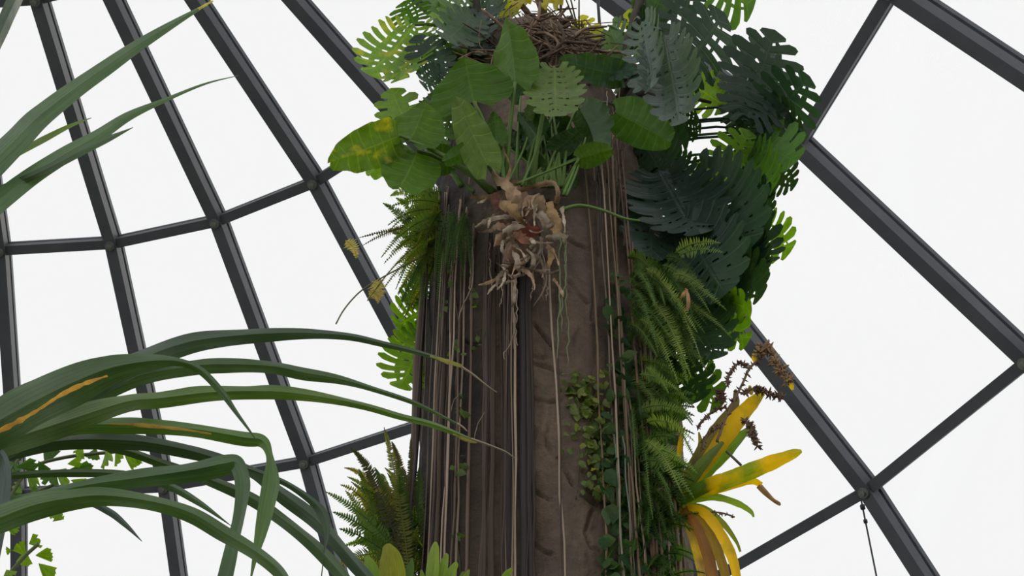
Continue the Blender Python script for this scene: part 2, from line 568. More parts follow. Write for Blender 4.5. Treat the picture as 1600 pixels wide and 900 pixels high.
# broken stubs sticking out of the crown
for (x0, y0, x1, y1, r) in [(868, 42, 893, 27, 0.018), (852, 40, 838, -10, 0.03), (840, 45, 800, -8, 0.022), (872, 60, 876, -12, 0.010)]:
    m_ = MB()
    a, b = P(x0, y0, YT - 0.2), P(x1, y1, YT - 0.35)
    m_.tube([a, a.lerp(b, 0.5) + V((0.01, 0, 0.01)), b], [r, r * 0.95, r * 0.8], 8)
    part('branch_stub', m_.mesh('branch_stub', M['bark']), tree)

# ------------------------------------------------------------------ leaf meshes (unit length along +Y, unit width along X)
def monstera_mesh(seed, lobes=8, slit=2, holes=True, droop=0.18, cup=0.25, gap=0.22, ragged=0.0):
    R = random.Random(seed)
    mb = MB()
    rows = [0.0, 0.1, 0.24, 0.34, 0.52, 0.72, 0.88, 1.0]
    ph = R.uniform(0, 6)
    for sd in (-1, 1):
        cols = []           # (s, edge scale, is_gap_after, lobe index)
        for i in range(lobes):
            g = gap * R.uniform(0.7, 1.4)
            ls = 1 - ragged * R.random()
            for q in (0.0, 0.33, 0.67, 1.0):
                s = (i + q * (1 - g)) / lobes
                k = (1 - 0.16 * abs(2 * q - 1) ** 3) * ls
                if i == lobes - 1 and q == 1.0:
                    s, k = 1.0, 1.0
                cols.append((s, k, q == 1.0 and i < lobes - 1, i))
        n = len(rows)
        vs_ = []; uv = []
        for (s, k, gp, li) in cols:
            ang = math.radians(lerp(158, 0, s ** 0.92))
            rad = 0.43 + 0.30 * max(0, math.cos(ang)) ** 1.6 - 0.05 * max(0, -math.cos(ang))
            ex, ey = math.sin(ang) * rad * 1.14, 0.27 + math.cos(ang) * rad
            my = max(0.0, 0.02 + 0.93 * s ** 1.15)
            for u in rows:
                uk = u * (k if u > 0.4 else 1)
                x = ex * uk
                y = lerp(my, ey, uk ** 1.15) + 0.05 * math.sin(math.pi * u) * (1 - s)
                z = cup * abs(x) * 0.5 - droop * (y * y * 0.7 + (abs(x) * 1.6) ** 2 * 0.8)
                z += 0.012 * math.sin(li * 2.4 + ph) * u + 0.012 * math.sin(9 * y + ph)
                vs_.append((sd * x, y, z)); uv.append((0.5 + 0.5 * sd * u, s))
        fs_ = []
        for c in range(len(cols) - 1):
            for r in range(n - 1):
                if cols[c][2]:
                    if r >= slit + 1:
                        continue
                    if holes and (r == 1 or (slit > 3 and r == 3)) and R.random() < 0.8:
                        continue
                q = (c * n + r, c * n + r + 1, (c + 1) * n + r + 1, (c + 1) * n + r)
                fs_.append(q if sd > 0 else q[::-1])
        mb.add(vs_, fs_, uv)
    return mb.mesh('monstera_leaf_%d' % seed, M['monstera'])


def heart_mesh(seed, droop=0.2, cup=0.35, wave=0.02, lobe=158, slim=1.0, mat='philo', skew=0.18):
    R = random.Random(seed)
    mb = MB()
    rows = [0.0, 0.08, 0.3, 0.55, 0.8, 1.0]
    ph = R.uniform(0, 6)
    NS = 22
    for sd in (-1, 1):
        vs_ = []; uv = []
        for c in range(NS + 1):
            s = c / NS
            ang = math.radians(lerp(lobe, 0, s ** 0.95))
            rad = 0.41 + 0.17 * max(0, math.cos(ang)) ** 2 + 0.15 * max(0, math.cos(ang)) ** 10 + 0.03 * max(0, -math.cos(ang))
            ex, ey = math.sin(ang) * rad * 1.2 * slim, 0.27 + math.cos(ang) * rad
            my = 0.01 + 0.95 * s ** 1.2
            for u in rows:
                x = ex * u
                y = lerp(my, ey, u ** 1.1)
                z = cup * abs(x) * 0.6 - droop * (y * y * 0.7 + (abs(x) * 1.5) ** 2)
                z += wave * u * u * math.sin(s * 26 + ph + sd) + 0.016 * math.sin(s * 8 * 2 * math.pi) * u * (1.1 - u) * 2 + sd * skew * abs(x)
                vs_.append((sd * x, y, z)); uv.append((0.5 + 0.5 * sd * u, s))
        n = len(rows)
        fs_ = []
        for c in range(NS):
            for r in range(n - 1):
                q = (c * n + r, c * n + r + 1, (c + 1) * n + r + 1, (c + 1) * n + r)
                fs_.append(q if sd > 0 else q[::-1])
        mb.add(vs_, fs_, uv)
    return mb.mesh('heart_leaf_%d' % seed, M[mat])


MON = [monstera_mesh(i, lobes=l, slit=s, holes=h, droop=d, gap=g, ragged=rg) for i, (l, s, h, d, g, rg) in enumerate(
    [(8, 2, True, 0.18, 0.22, 0.05), (9, 3, True, 0.3, 0.26, 0.1), (7, 2, True, 0.1, 0.3, 0.05), (9, 2, True, 0.35, 0.2, 0.15), (6, 3, False, 0.22, 0.25, 0.1), (10, 3, True, 0.15, 0.3, 0.05), (9, 5, True, 0.2, 0.16, 0.0), (11, 4, True, 0.3, 0.14, 0.08)])]
HRT = [heart_mesh(10, droop=0.35, cup=0.9, wave=0.03), heart_mesh(11, droop=0.45, cup=1.2, wave=0.045), heart_mesh(12, droop=0.25, cup=0.6, slim=0.85, wave=0.03), heart_mesh(13, droop=0.4, cup=0.5, wave=0.07, slim=0.8, lobe=140)]


def leaf_matrix(b, t, wpx_m, roll, flip=1):
    y = (t - b)
    L = y.length
    y = y / L
    v = ((b + t) / 2 - EYE).normalized()
    z = (v - y * v.dot(y)).normalized()
    x = y.cross(z)
    Rm = Matrix((x, y, z)).transposed()
    Rm = Rm @ Matrix.Rotation(math.radians(roll), 3, 'Y')
    S = Matrix.Diagonal((wpx_m, L, (L + wpx_m) * 0.5))
    return Matrix.Translation(b) @ (Rm @ S).to_4x4()


def leaf(root, me, bx, by, tx, ty, w, Yb, Yt=None, roll=0.0, color=(0.06, 0.12, 0.03), stalk=None, stalk_r=0.008, name='leaf', stalk_col=None):
    """leaf with its base and tip at photograph pixels on the walls Yb / Yt; w = width in pixels; stalk = (x, y, Y) its petiole grows from"""
    Yt = Yb if Yt is None else Yt
    b, t = P(bx, by, Yb), P(tx, ty, Yt)
    m_ = mpp((bx + tx) / 2, (by + ty) / 2, (Yb + Yt) / 2)
    o = part(name, me, root, leaf_matrix(b, t, w * m_ / max(0.35, math.cos(math.radians(roll))), roll), color)
    if stalk:
        a = P(*stalk) if not isinstance(stalk, V) else stalk
        d = b - a
        mid = a.lerp(b, 0.5) + V((0, 0, 0.10 * d.length))
        k = MB()
        k.tube([a, a.lerp(mid, 0.55) + V((0, 0, 0.02)), mid, b.lerp(mid, 0.4) + V((0, 0, 0.03 * d.length)), b], [stalk_r * 1.4, stalk_r * 1.15, stalk_r, stalk_r * 0.9, stalk_r * 0.7], 6)
        part('petiole', k.mesh('petiole', M['stem']), root, color=stalk_col or (color[0] * 1.2, color[1] * 1.1, color[2] * 1.1, 1), under=o)
    return o


def jit(c, R, k=0.18, alpha=None):
    f = 1 + R.uniform(-k, k)
    return (c[0] * f * (1 + R.uniform(-k, k) * 0.5), c[1] * f, c[2] * f * (1 + R.uniform(-k, k) * 0.5), c[3] if len(c) > 3 else (1 if alpha is None else alpha))


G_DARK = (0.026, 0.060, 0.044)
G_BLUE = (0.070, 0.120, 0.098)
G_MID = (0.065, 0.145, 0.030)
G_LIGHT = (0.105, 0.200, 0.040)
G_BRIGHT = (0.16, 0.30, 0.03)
G_YEL = (0.26, 0.30, 0.03)

# ------------------------------------------------------------------ monstera on the right of the trunk
R = random.Random(21)
mon = thing('monstera', 'dense dark green monstera climbing the right side of the trunk', 'plant', P(1010, 560, YT - 0.2))
STEM = [(985, 600, 5.55), (1000, 480, 5.5), (1015, 380, 5.5), (1010, 280, 5.55), (990, 180, 5.6), (975, 110, 5.55), (990, 40, 5.5), (1005, -30, 5.5)]
mb = MB()
cp = catmull([tuple(P(*s)) for s in STEM], 6)
mb.tube([V(c) for c in cp], [0.032 + 0.006 * math.sin(i * 2.1) for i in range(len(cp))], 9)
part('climbing_stem', mb.mesh('climbing_stem', M['root']), mon, color=(0.07, 0.06, 0.05))
mb = MB()
cp = catmull([tuple(P(*s)) for s in [(960, 165, 5.45), (985, 130, 5.3), (1000, 145, 5.2), (1040, 150, 5.25), (1075, 152, 5.4), (1110, 160, 5.5)]], 6)
mb.tube([V(c) for c in cp], [0.028 - 0.0006 * i for i in range(len(cp))], 8)
part('climbing_stem', mb.mesh('climbing_stem', M['root']), mon, color=(0.07, 0.06, 0.05))


def stem_near(y):
    ys = [s[1] for s in STEM][::-1]
    return P(float(np.interp(y, ys, [s[0] for s in STEM][::-1])), y, float(np.interp(y, ys, [s[2] for s in STEM][::-1])))


# (base x,y, tip x,y, width px, wall Y, roll, colour, mesh)
RM = [
    (1100, -45, 1182, 14, 110, 5.5, 25, (*G_MID, 0.85), 2),
    (1068, 112, 1128, 22, 115, 5.4, 20, G_DARK, 2),
    (1062, 100, 1072, -25, 85, 5.5, 35, G_DARK, 5),
    (1168, 188, 1204, 56, 135, 5.3, 15, (*G_DARK, 0.9), 5),
    (1150, 200, 1190, 75, 110, 5.5, 40, (*G_DARK, 0.9), 5),
    (1185, 215, 1258, 120, 120, 5.4, 22, (*G_DARK, 0.85), 5),
    (1180, 190, 1262, 190, 115, 5.5, 30, G_DARK, 1),
    (1170, 210, 1250, 262, 105, 5.45, -20, (*G_MID, 0.8), 4),
    (1165, 240, 1222, 330, 110, 5.45, 25, (*G_MID, 0.72), 1),
    (1190, 250, 1248, 292, 70, 5.6, 10, (*G_DARK, 0.9), 5),
    (1036, 48, 1078, 235, 100, 4.95, 8, G_BLUE, 7),
    (1000, 30, 1044, 160, 80, 5.0, 30, G_BLUE, 1),
    (1080, 130, 1140, 170, 80, 5.6, 0, G_BRIGHT, 4),
    (1128, 300, 1166, 205, 95, 5.55, 20, (*G_BRIGHT, 0.75), 5),
    (1102, 305, 1110, 248, 62, 5.7, 10, G_BRIGHT, 4),
    (1108, 300, 1150, 245, 62, 5.8, 10, G_BRIGHT, 4),
    (1085, 268, 1192, 398, 165, 5.25, 12, G_DARK, 6),
    (1028, 262, 1096, 396, 150, 5.25, -18, G_DARK, 7),
    (1140, 330, 1214, 412, 125, 5.35, 20, G_DARK, 3),
    (1180, 345, 1238, 396, 82, 5.45, 10, (*G_BRIGHT, 0.97), 2),
    (1150, 360, 1215, 450, 100, 5.4, 35, G_DARK, 1),
    (1060, 345, 1150, 475, 165, 5.2, 8, G_DARK, 6),
    (1110, 380, 1190, 492, 110, 5.4, 20, (*G_DARK, 0.9), 3),
    (1108, 462, 1186, 484, 62, 5.35, 15, (*G_BRIGHT, 0.9), 4),
    (1112, 468, 1172, 540, 70, 5.45, 20, (*G_BRIGHT, 0.7), 2),
    (1060, 450, 1130, 590, 120, 5.3, -10, G_DARK, 7),
    (1050, 530, 1112, 636, 95, 5.35, 10, G_DARK, 1),
    (1066, 560, 1128, 640, 72, 5.5, 15, (*G_MID, 0.85), 2),
    (1010, 130, 1075, 190, 95, 5.45, -20, G_DARK, 0),
    (1008, 205, 1082, 222, 70, 5.4, 10, G_DARK, 0),
    (1040, 175, 1112, 200, 62, 5.5, 20, G_DARK, 7),
    (1050, 250, 1092, 330, 80, 5.6, 20, G_DARK, 0),
    (1150, 170, 1190, 250, 70, 5.55, 25, G_DARK, 5),
    (1010, 110, 1100, 128, 95, 5.5, 30, G_DARK, 0),
    (1005, 225, 1060, 300, 110, 5.4, 20, G_DARK, 0),
    (1020, 300, 1010, 420, 110, 5.3, -15, G_DARK, 6),
    (1140, 285, 1220, 345, 90, 5.4, 15, G_DARK, 7),
    (1120, 398, 1204, 468, 110, 5.35, 12, (*G_DARK, 0.92), 1),
    (1130, 330, 1206, 440, 100, 5.5, -25, G_DARK, 3),
    (1080, 420, 1150, 520, 110, 5.4, 20, G_DARK, 7),
    (1140, 130, 1210, 200, 110, 5.6, 10, G_DARK, 0),
    (950, 40, 990, 110, 70, 5.65, 20, (*G_MID, 0.8), 4),
    (1000, 70, 1030, -10, 80, 5.6, 20, (*G_MID, 0.85), 4),
    (1030, 20, 1000, 90, 90, 5.65, -30, G_DARK, 3),
    (1040, -30, 1060, 60, 100, 5.7, 20, G_DARK, 3),
    (1000, 90, 985, 20, 50, 5.75, 0, (*G_BRIGHT, 0.5), 4),
]
for (bx, by, tx, ty, w, Y, roll, c, k) in RM:
    leaf(mon, MON[k], bx, by, tx, ty, w, Y, Y - R.uniform(0.0, 0.2), roll, jit(c, R), stalk=stem_near(min(590, max(-25, by + 25))), stalk_r=0.009)
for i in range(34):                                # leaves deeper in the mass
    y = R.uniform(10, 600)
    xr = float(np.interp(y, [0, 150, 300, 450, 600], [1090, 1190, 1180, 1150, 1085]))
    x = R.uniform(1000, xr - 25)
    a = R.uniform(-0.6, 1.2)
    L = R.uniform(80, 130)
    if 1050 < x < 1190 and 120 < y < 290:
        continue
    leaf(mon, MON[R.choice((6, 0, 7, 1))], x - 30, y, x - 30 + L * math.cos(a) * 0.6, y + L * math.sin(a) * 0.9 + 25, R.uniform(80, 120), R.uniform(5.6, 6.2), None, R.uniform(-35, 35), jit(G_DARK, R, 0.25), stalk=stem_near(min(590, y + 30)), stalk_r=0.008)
# heart leaves of the crown that face the viewer
for (bx, by, tx, ty, w, Y, roll, c, k) in [(962, 176, 1060, 224, 84, 4.95, 12, (0.075, 0.165, 0.03), 2), (975, 118, 872, 98, 60, 5.0, 10, (0.06, 0.115, 0.075), 3), (950, 112, 1000, 112, 40, 5.0, -20, (0.06, 0.115, 0.075), 3),
                                           (905, 170, 956, 248, 58, 4.95, 30, (0.085, 0.15, 0.075), 1)]:
    leaf(mon, HRT[k], bx, by, tx, ty, w, Y, Y - 0.05, roll, jit(c, R, 0.08), stalk=stem_near(by + 15))

# ------------------------------------------------------------------ monsteras at the left
ml = thing('monstera', 'yellowing split-leaf monstera at the upper left of the trunk', 'plant', P(735, 110, 5.6))
mb = MB()
cp = catmull([tuple(P(*s)) for s in [(745, 190, 5.45), (735, 110, 5.4), (745, 40, 5.45), (735, -30, 5.5)]], 6)
mb.tube([V(c) for c in cp], 0.035, 8)
part('climbing_stem', mb.mesh('climbing_stem', M['bark']), ml)
for (bx, by, tx, ty, w, Y, roll, c, k) in [
    (648, 38, 574, 128, 105, 5.3, 18, (*G_BRIGHT, 0.6), 5), (648, 40, 632, 2, 72, 5.35, -15, (*G_MID, 0.8), 2), (652, 55, 628, 138, 70, 5.35, 40, (*G_BRIGHT, 0.55), 5),
    (696, 122, 650, 62, 70, 5.3, 20, (*G_DARK, 0.85), 0), (690, 110, 655, 140, 55, 5.3, 0, G_DARK, 0), (742, 22, 690, 74, 84, 5.3, 15, (0.05, 0.11, 0.045), 4), (735, -25, 694, 34, 84, 5.4, -15, (*G_MID, 0.85), 2),
    (752, 14, 726, 92, 74, 5.4, 25, G_DARK, 4), (700, -30, 668, 20, 80, 5.5, 10, (*G_MID, 0.8), 2), (764, -20, 766, 56, 66, 5.5, 25, (0.04, 0.09, 0.045), 1), (672, 10, 700, 44, 44, 5.5, 20, (*G_BRIGHT, 0.85), 4), (690, 60, 668, 96, 46, 5.45, 20, (*G_MID, 0.75), 2), (778, -15, 786, 40, 46, 5.6, 30, G_DARK, 3), (726, 84, 700, 120, 50, 5.45, 20, (*G_DARK, 0.8), 4), (760, 60, 742, 100, 40, 5.4, 10, G_DARK, 1), (730, 60, 690, 110, 70, 5.5, 0, (*G_MID, 0.7), 4),
    (800, -30, 812, 40, 70, 5.6, 20, (*G_BRIGHT, 0.4), 1), (700, 150, 668, 190, 60, 5.5, 15, (*G_MID, 0.8), 2), (705, 170, 690, 230, 55, 5.5, 20, (*G_MID, 0.85), 2)]:
    leaf(ml, MON[k], bx, by, tx, ty, w, Y, Y - R.uniform(0, 0.15), roll, jit(c, R, 0.12), stalk=P(740, max(-20, min(180, by + 15)), 5.45), stalk_r=0.008)

ml = thing('monstera', 'bright backlit yellow-green monstera at the trunk edge behind the arching blades', 'plant', P(676, 520, 5.75))
mb = MB()
cp = catmull([tuple(P(*s)) for s in [(676, 640, 5.75), (678, 560, 5.72), (682, 480, 5.72), (690, 420, 5.7)]], 5)
mb.tube([V(c) for c in cp], 0.02, 7)
part('climbing_stem', mb.mesh('climbing_stem', M['stem']), ml, color=(0.1, 0.1, 0.04))
for (bx, by, tx, ty, w, Y, roll, c, k) in [(668, 512, 622, 618, 108, 5.85, 8, (*G_BRIGHT, 0.95), 5), (672, 480, 616, 512, 85, 5.9, 5, (*G_BRIGHT, 0.75), 2), (668, 450, 628, 482, 60, 5.95, 10, (*G_MID, 0.85), 4), (672, 520, 612, 548, 60, 6.0, 12, (*G_BRIGHT, 0.6), 5)]:
    leaf(ml, MON[k], bx, by, tx, ty, w, Y, Y - 0.1, roll, c, stalk=P(680, by + 15, 5.74), stalk_r=0.006)

mt = thing('monstera', 'yellow half-dried leaves rising above the top of the trunk', 'plant', P(915, 95, 5.75))
for (bx, by, tx, ty, w, Y, roll, c, me) in [(926, 92, 910, 28, 52, 5.8, 15, (*G_YEL, 0.25), MON[5]), (930, 90, 936, 45, 34, 5.85, 30, (*G_BRIGHT, 0.7), MON[4]), (872, -30, 852, 28, 20, 5.5, 30, (0.3, 0.2, 0.03, 0.2), HRT[3]),
                                            (884, -30, 868, 30, 16, 5.5, 20, (0.3, 0.17, 0.04, 0.2), HRT[3]), (830, -30, 806, 26, 40, 5.55, 25, (0.24, 0.15, 0.03, 0.35), HRT[3]), (905, -25, 895, 10, 14, 5.5, 10, (0.12, 0.07, 0.04), HRT[3]), (960, 90, 945, 62, 40, 5.9, 10, (*G_BRIGHT, 0.6), MON[4])]:
    leaf(mt, me, bx, by, tx, ty, w, Y, Y - 0.05, roll, c, stalk=P(905, 100 if by > 0 else 60, 5.7), stalk_r=0.005, stalk_col=(0.12, 0.1, 0.04))

# ------------------------------------------------------------------ philodendron on the trunk's front
BX, BY, BYY = 800, 305, 4.93
ph = thing('philodendron', 'broad-leaved green philodendron rosette on the front of the trunk above dry sheaths', 'plant', P(BX, BY, BYY))
PH = [  # base, tip, width, Yb, Yt, roll, colour, mesh, stalk start
    (740, 158, 728, 112, 132, 4.72, 4.74, 8, (0.062, 0.145, 0.03), HRT[0], (790, 290)),
    (805, 128, 800, 56, 80, 4.70, 4.74, -10, (0.075, 0.165, 0.035), HRT[1], (789, 288)),
    (866, 104, 869, 197, 96, 4.74, 4.70, 0, (0.115, 0.205, 0.045), MON[6], (830, 290)),
    (762, 258, 714, 164, 66, 4.72, 4.76, 12, (0.11, 0.20, 0.045), HRT[2], (780, 296)),
    (777, 222, 771, 184, 34, 4.8, 4.82, 10, (0.06, 0.14, 0.03), HRT[0], (790, 290)),
    (624, 212, 502, 262, 88, 4.75, 4.7, 5, (0.10, 0.19, 0.035, 0.62), HRT[3], (768, 300)),
    (640, 220, 664, 176, 92, 4.76, 4.78, -18, (0.085, 0.175, 0.035), HRT[0], (766, 300)),
    (652, 236, 622, 312, 104, 4.85, 4.8, 15, (0.075, 0.165, 0.03), HRT[2], (770, 302)),
    (604, 236, 574, 284, 46, 5.2, 5.15, 10, (0.15, 0.30, 0.03), HRT[2], (740, 300)),
    (640, 205, 612, 148, 80, 5.3, 5.3, 15, (0.10, 0.2, 0.035), MON[4], (720, 290)),
    (738, 230, 688, 258, 34, 4.8, 4.75, 15, (0.06, 0.145, 0.025), HRT[2], (782, 296)),
    (905, 248, 958, 232, 46, 4.85, 4.8, 10, (0.085, 0.18, 0.03), HRT[2], (880, 300)),
    (838, 212, 820, 188, 60, 4.9, 5.0, 0, (0.045, 0.12, 0.04), HRT[0], (820, 290)),
    (868, 236, 905, 205, 40, 4.95, 4.95, 0, (0.04, 0.10, 0.035), HRT[0], (850, 290)),
    (850, 168, 812, 190, 40, 4.95, 4.9, 10, (0.06, 0.115, 0.075), HRT[3], (835, 285)),
    (672, 250, 720, 250, 50, 4.95, 4.95, 10, (0.05, 0.12, 0.03), HRT[0], (775, 300)),
    (846, 262, 826, 238, 30, 4.95, 4.95, 0, (0.045, 0.11, 0.035), HRT[2], (825, 295)),
]
RP = random.Random(12)
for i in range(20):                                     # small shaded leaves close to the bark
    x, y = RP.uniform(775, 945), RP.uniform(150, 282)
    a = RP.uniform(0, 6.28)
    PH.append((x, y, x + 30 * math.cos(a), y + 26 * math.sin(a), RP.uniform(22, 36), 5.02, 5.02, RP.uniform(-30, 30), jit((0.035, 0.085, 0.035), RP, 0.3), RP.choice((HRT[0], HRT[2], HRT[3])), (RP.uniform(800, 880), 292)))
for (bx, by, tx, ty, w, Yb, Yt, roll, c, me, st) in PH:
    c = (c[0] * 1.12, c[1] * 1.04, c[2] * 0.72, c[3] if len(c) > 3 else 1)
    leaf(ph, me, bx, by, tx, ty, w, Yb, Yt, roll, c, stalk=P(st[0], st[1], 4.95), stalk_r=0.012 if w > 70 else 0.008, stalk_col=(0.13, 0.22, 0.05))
# bare leaf stalks
for pts, r in [([(792, 288), (815, 240), (824, 215)], 0.006), ([(815, 290), (832, 250), (845, 210)], 0.006), ([(880, 305), (895, 270), (912, 225)], 0.008), ([(885, 306), (903, 262), (915, 215)], 0.006),
               ([(876, 328), (905, 321), (940, 328), (975, 341), (1000, 345)], 0.009), ([(806, 288), (850, 270), (900, 250)], 0.007), ([(787, 286), (785, 245), (789, 222)], 0.009), ([(780, 288), (760, 250), (740, 190)], 0.006)]:
    m_ = MB()
    cp = catmull([tuple(P(x, y, 4.88)) for x, y in pts], 5)
    m_.tube([V(c) for c in cp], [r * (1.2 - 0.5 * i / len(cp)) for i in range(len(cp))], 6)
    part('leaf_stalk', m_.mesh('leaf_stalk', M['stem']), ph, color=(0.12, 0.22, 0.05))
# short woody stem
m_ = MB()
cp = catmull([tuple(P(*q)) for q in [(800, 420, 5.02), (812, 370, 4.98), (806, 325, 4.95), (800, 290, 4.95)]], 5)
m_.tube([V(c) for c in cp], [0.05, 0.055, 0.06, 0.06, 0.065, 0.065, 0.07, 0.075, 0.08, 0.08, 0.08, 0.08, 0.075, 0.07, 0.06, 0.05][:len(cp)], 10)
part('rosette_stem', m_.mesh('rosette_stem', M['dry']), ph, color=(0.20, 0.12, 0.08))


def strip_mesh(pts, name, mat, fold=0.25, cols=5, tw=20, wave=0.0, sub=5, seed=0, twist=None, jag=0.0, split=False, kink=0.0):
    """strap-shaped sheet through (x, y, width px, Y) points, folded along its middle"""
    R_ = random.Random(seed)
    C = catmull(pts, sub)
    W = [P(c[0], c[1], c[3]) for c in C]
    n = len(C)
    vs_ = []; uv = []
    ph_ = R_.uniform(0, 6)
    acc = 0.0
    prev = None
    for i in range(n):
        t = (W[min(i + 1, n - 1)] - W[max(i - 1, 0)]).normalized()
        v = (W[i] - EYE).normalized()
        s = t.cross(v)
        s = s.normalized() if s.length > 1e-6 else prev
        if prev is not None and s.dot(prev) < 0:
            s = -s
        prev = s
        a = math.radians(tw if twist is None else lerp(tw, twist, i / (n - 1)))
        nrm = s.cross(t)
        s2 = s * math.cos(a) + nrm * math.sin(a)
        n2 = -s * math.sin(a) + nrm * math.cos(a)
        m_ = mpp(C[i][0], C[i][1], C[i][3])
        hw = max(0.2, C[i][2]) / 2 * m_ / max(0.5, math.cos(a)) * (1 + jag * R_.uniform(-1, 1))
        acc += (W[i] - W[i - 1]).length if i else 0
        cs = [-1 + 2 * k / (cols - 1) for k in range(cols)]
        if split:
            cs = cs[:cols // 2 + 1] + cs[cols // 2:]        # midrib doubled: a sharp keel
        bump = 1 + kink * max(0.0, noise.noise(V((acc * 7 + ph_ * 3, ph_, 0.3)))) * 2
        for c in cs:
            wv = wave * hw * c * c * math.sin(acc * 26 + ph_ + (1.7 if c > 0 else 0)) if abs(c) > 0.4 else 0
            cc_ = c * (bump if c > 0 else 1)
            vs_.append(W[i] + s2 * cc_ * hw + n2 * (fold * abs(c) * hw + wv))
            uv.append((0.5 + 0.5 * c, i / (n - 1)))
    nc = cols + 1 if split else cols
    fs_ = [(i * nc + k, i * nc + k + 1, (i + 1) * nc + k + 1, (i + 1) * nc + k) for i in range(n - 1) for k in range(nc - 1) if not (split and k == cols // 2)]
    m_ = MB()
    m_.add(vs_, fs_, uv)
    return m_.mesh(name, mat)


DRY_T, DRY_G, DRY_R, DRY_O = (0.46, 0.33, 0.22), (0.42, 0.36, 0.28), (0.28, 0.07, 0.05), (0.44, 0.30, 0.15)
SHEATHS = [
    ([(770, 262, 6, 4.8), (776, 275, 13, 4.78), (792, 290, 20, 4.76), (808, 312, 26, 4.78)], DRY_T, .6),
    ([(788, 288, 8, 4.8), (797, 262, 5, 4.82), (787, 235, 3, 4.84), (786, 215, 2, 4.86)], DRY_O, .5),
    ([(800, 292, 14, 4.78), (806, 306, 22, 4.76), (808, 326, 18, 4.8)], DRY_T, .6),
    ([(812, 300, 10, 4.8), (840, 290, 12, 4.74), (864, 286, 8, 4.72), (872, 300, 8, 4.74), (870, 318, 12, 4.8)], DRY_T, .7),
    ([(825, 305, 30, 4.85), (838, 318, 34, 4.83), (846, 335, 24, 4.85)], DRY_T, .5),
    ([(780, 318, 10, 4.8), (795, 325, 22, 4.75), (808, 340, 18, 4.76), (822, 352, 6, 4.8)], DRY_O, .6),
    ([(858, 315, 12, 4.8), (862, 332, 24, 4.78), (866, 350, 26, 4.8), (872, 372, 10, 4.82)], DRY_O, .4),
    ([(842, 330, 12, 4.8), (852, 345, 20, 4.78), (850, 360, 10, 4.8)], DRY_G, .6),
    ([(742, 355, 3, 4.85), (760, 345, 9, 4.82), (790, 338, 10, 4.82), (815, 342, 8, 4.85)], DRY_G, .6),
    ([(768, 357, 5, 4.8), (780, 353, 16, 4.76), (790, 362, 14, 4.78), (778, 372, 18, 4.8), (771, 385, 3, 4.84)], DRY_T, .6),
    ([(820, 353, 6, 4.8), (800, 354, 12, 4.75), (788, 364, 12, 4.76), (797, 372, 9, 4.8), (803, 380, 4, 4.82)], DRY_G, .6),
    ([(800, 358, 24, 4.85), (822, 362, 30, 4.83), (845, 360, 22, 4.85)], DRY_R, .3),
    ([(806, 364, 16, 4.82), (818, 372, 22, 4.8), (835, 374, 14, 4.83)], (0.30, 0.14, 0.09), .5),
    ([(833, 334, 6, 4.8), (846, 342, 9, 4.76), (852, 356, 8, 4.78), (866, 352, 10, 4.8)], DRY_G, .6),
    ([(852, 371, 8, 4.8), (866, 370, 12, 4.76), (880, 368, 10, 4.76), (882, 380, 8, 4.78), (879, 386, 3, 4.8)], DRY_G, .6),
    ([(786, 375, 6, 4.8), (784, 388, 6, 4.78), (789, 400, 4, 4.8), (795, 408, 2, 4.82)], DRY_G, .5),
    ([(828, 372, 6, 4.8), (834, 380, 9, 4.76), (828, 388, 7, 4.8)], (0.62, 0.56, 0.48), .6),
    ([(800, 395, 8, 4.82), (807, 404, 10, 4.78), (806, 418, 11, 4.78), (810, 426, 7, 4.8), (802, 431, 2, 4.82)], DRY_G, .6),
    ([(822, 390, 5, 4.82), (832, 400, 9, 4.78), (833, 412, 8, 4.78), (828, 420, 4, 4.8)], DRY_G, .6),
    ([(864, 392, 8, 4.85), (860, 404, 11, 4.82), (856, 418, 8, 4.82), (855, 426, 2, 4.85)], DRY_O, .5),
    ([(846, 370, 6, 4.82), (846, 384, 6, 4.8), (840, 400, 4, 4.8), (836, 412, 3, 4.82)], (0.25, 0.2, 0.16), .5),
    ([(782, 445, 4, 4.85), (790, 442, 7, 4.82), (797, 438, 5, 4.84)], DRY_G, .6),
    ([(806, 432, 5, 4.84), (804, 450, 6, 4.82), (803, 470, 6, 4.82), (800, 480, 3, 4.84)], DRY_G, .4),
    ([(736, 305, 10, 4.98), (760, 308, 12, 4.95), (785, 306, 12, 4.9)], (0.28, 0.19, 0.1), .5),
    ([(770, 330, 14, 4.95), (790, 345, 30, 4.92), (815, 352, 30, 4.92), (840, 348, 22, 4.93)], (0.16, 0.09, 0.06), .4),
    ([(790, 300, 24, 4.95), (815, 322, 40, 4.93), (850, 325, 36, 4.93), (875, 330, 16, 4.95)], (0.24, 0.15, 0.09), .4),
    ([(776, 300, 10, 4.85), (772, 312, 16, 4.82), (778, 326, 10, 4.84)], (0.26, 0.10, 0.08), .5),
]
for i, (pts, c, f_) in enumerate(SHEATHS):
    pts = [(x, y, w * 0.78, Y) for x, y, w, Y in pts]
    part('dry_sheath', strip_mesh(pts, 'dry_sheath', M['dry'], fold=f_ * 0.6, tw=R.uniform(-50, 50), twist=R.uniform(-50, 50), wave=0.5, seed=i, jag=0.28, cols=5, sub=6), ph, color=tuple(0.85 * q for q in c))
RS = random.Random(91)
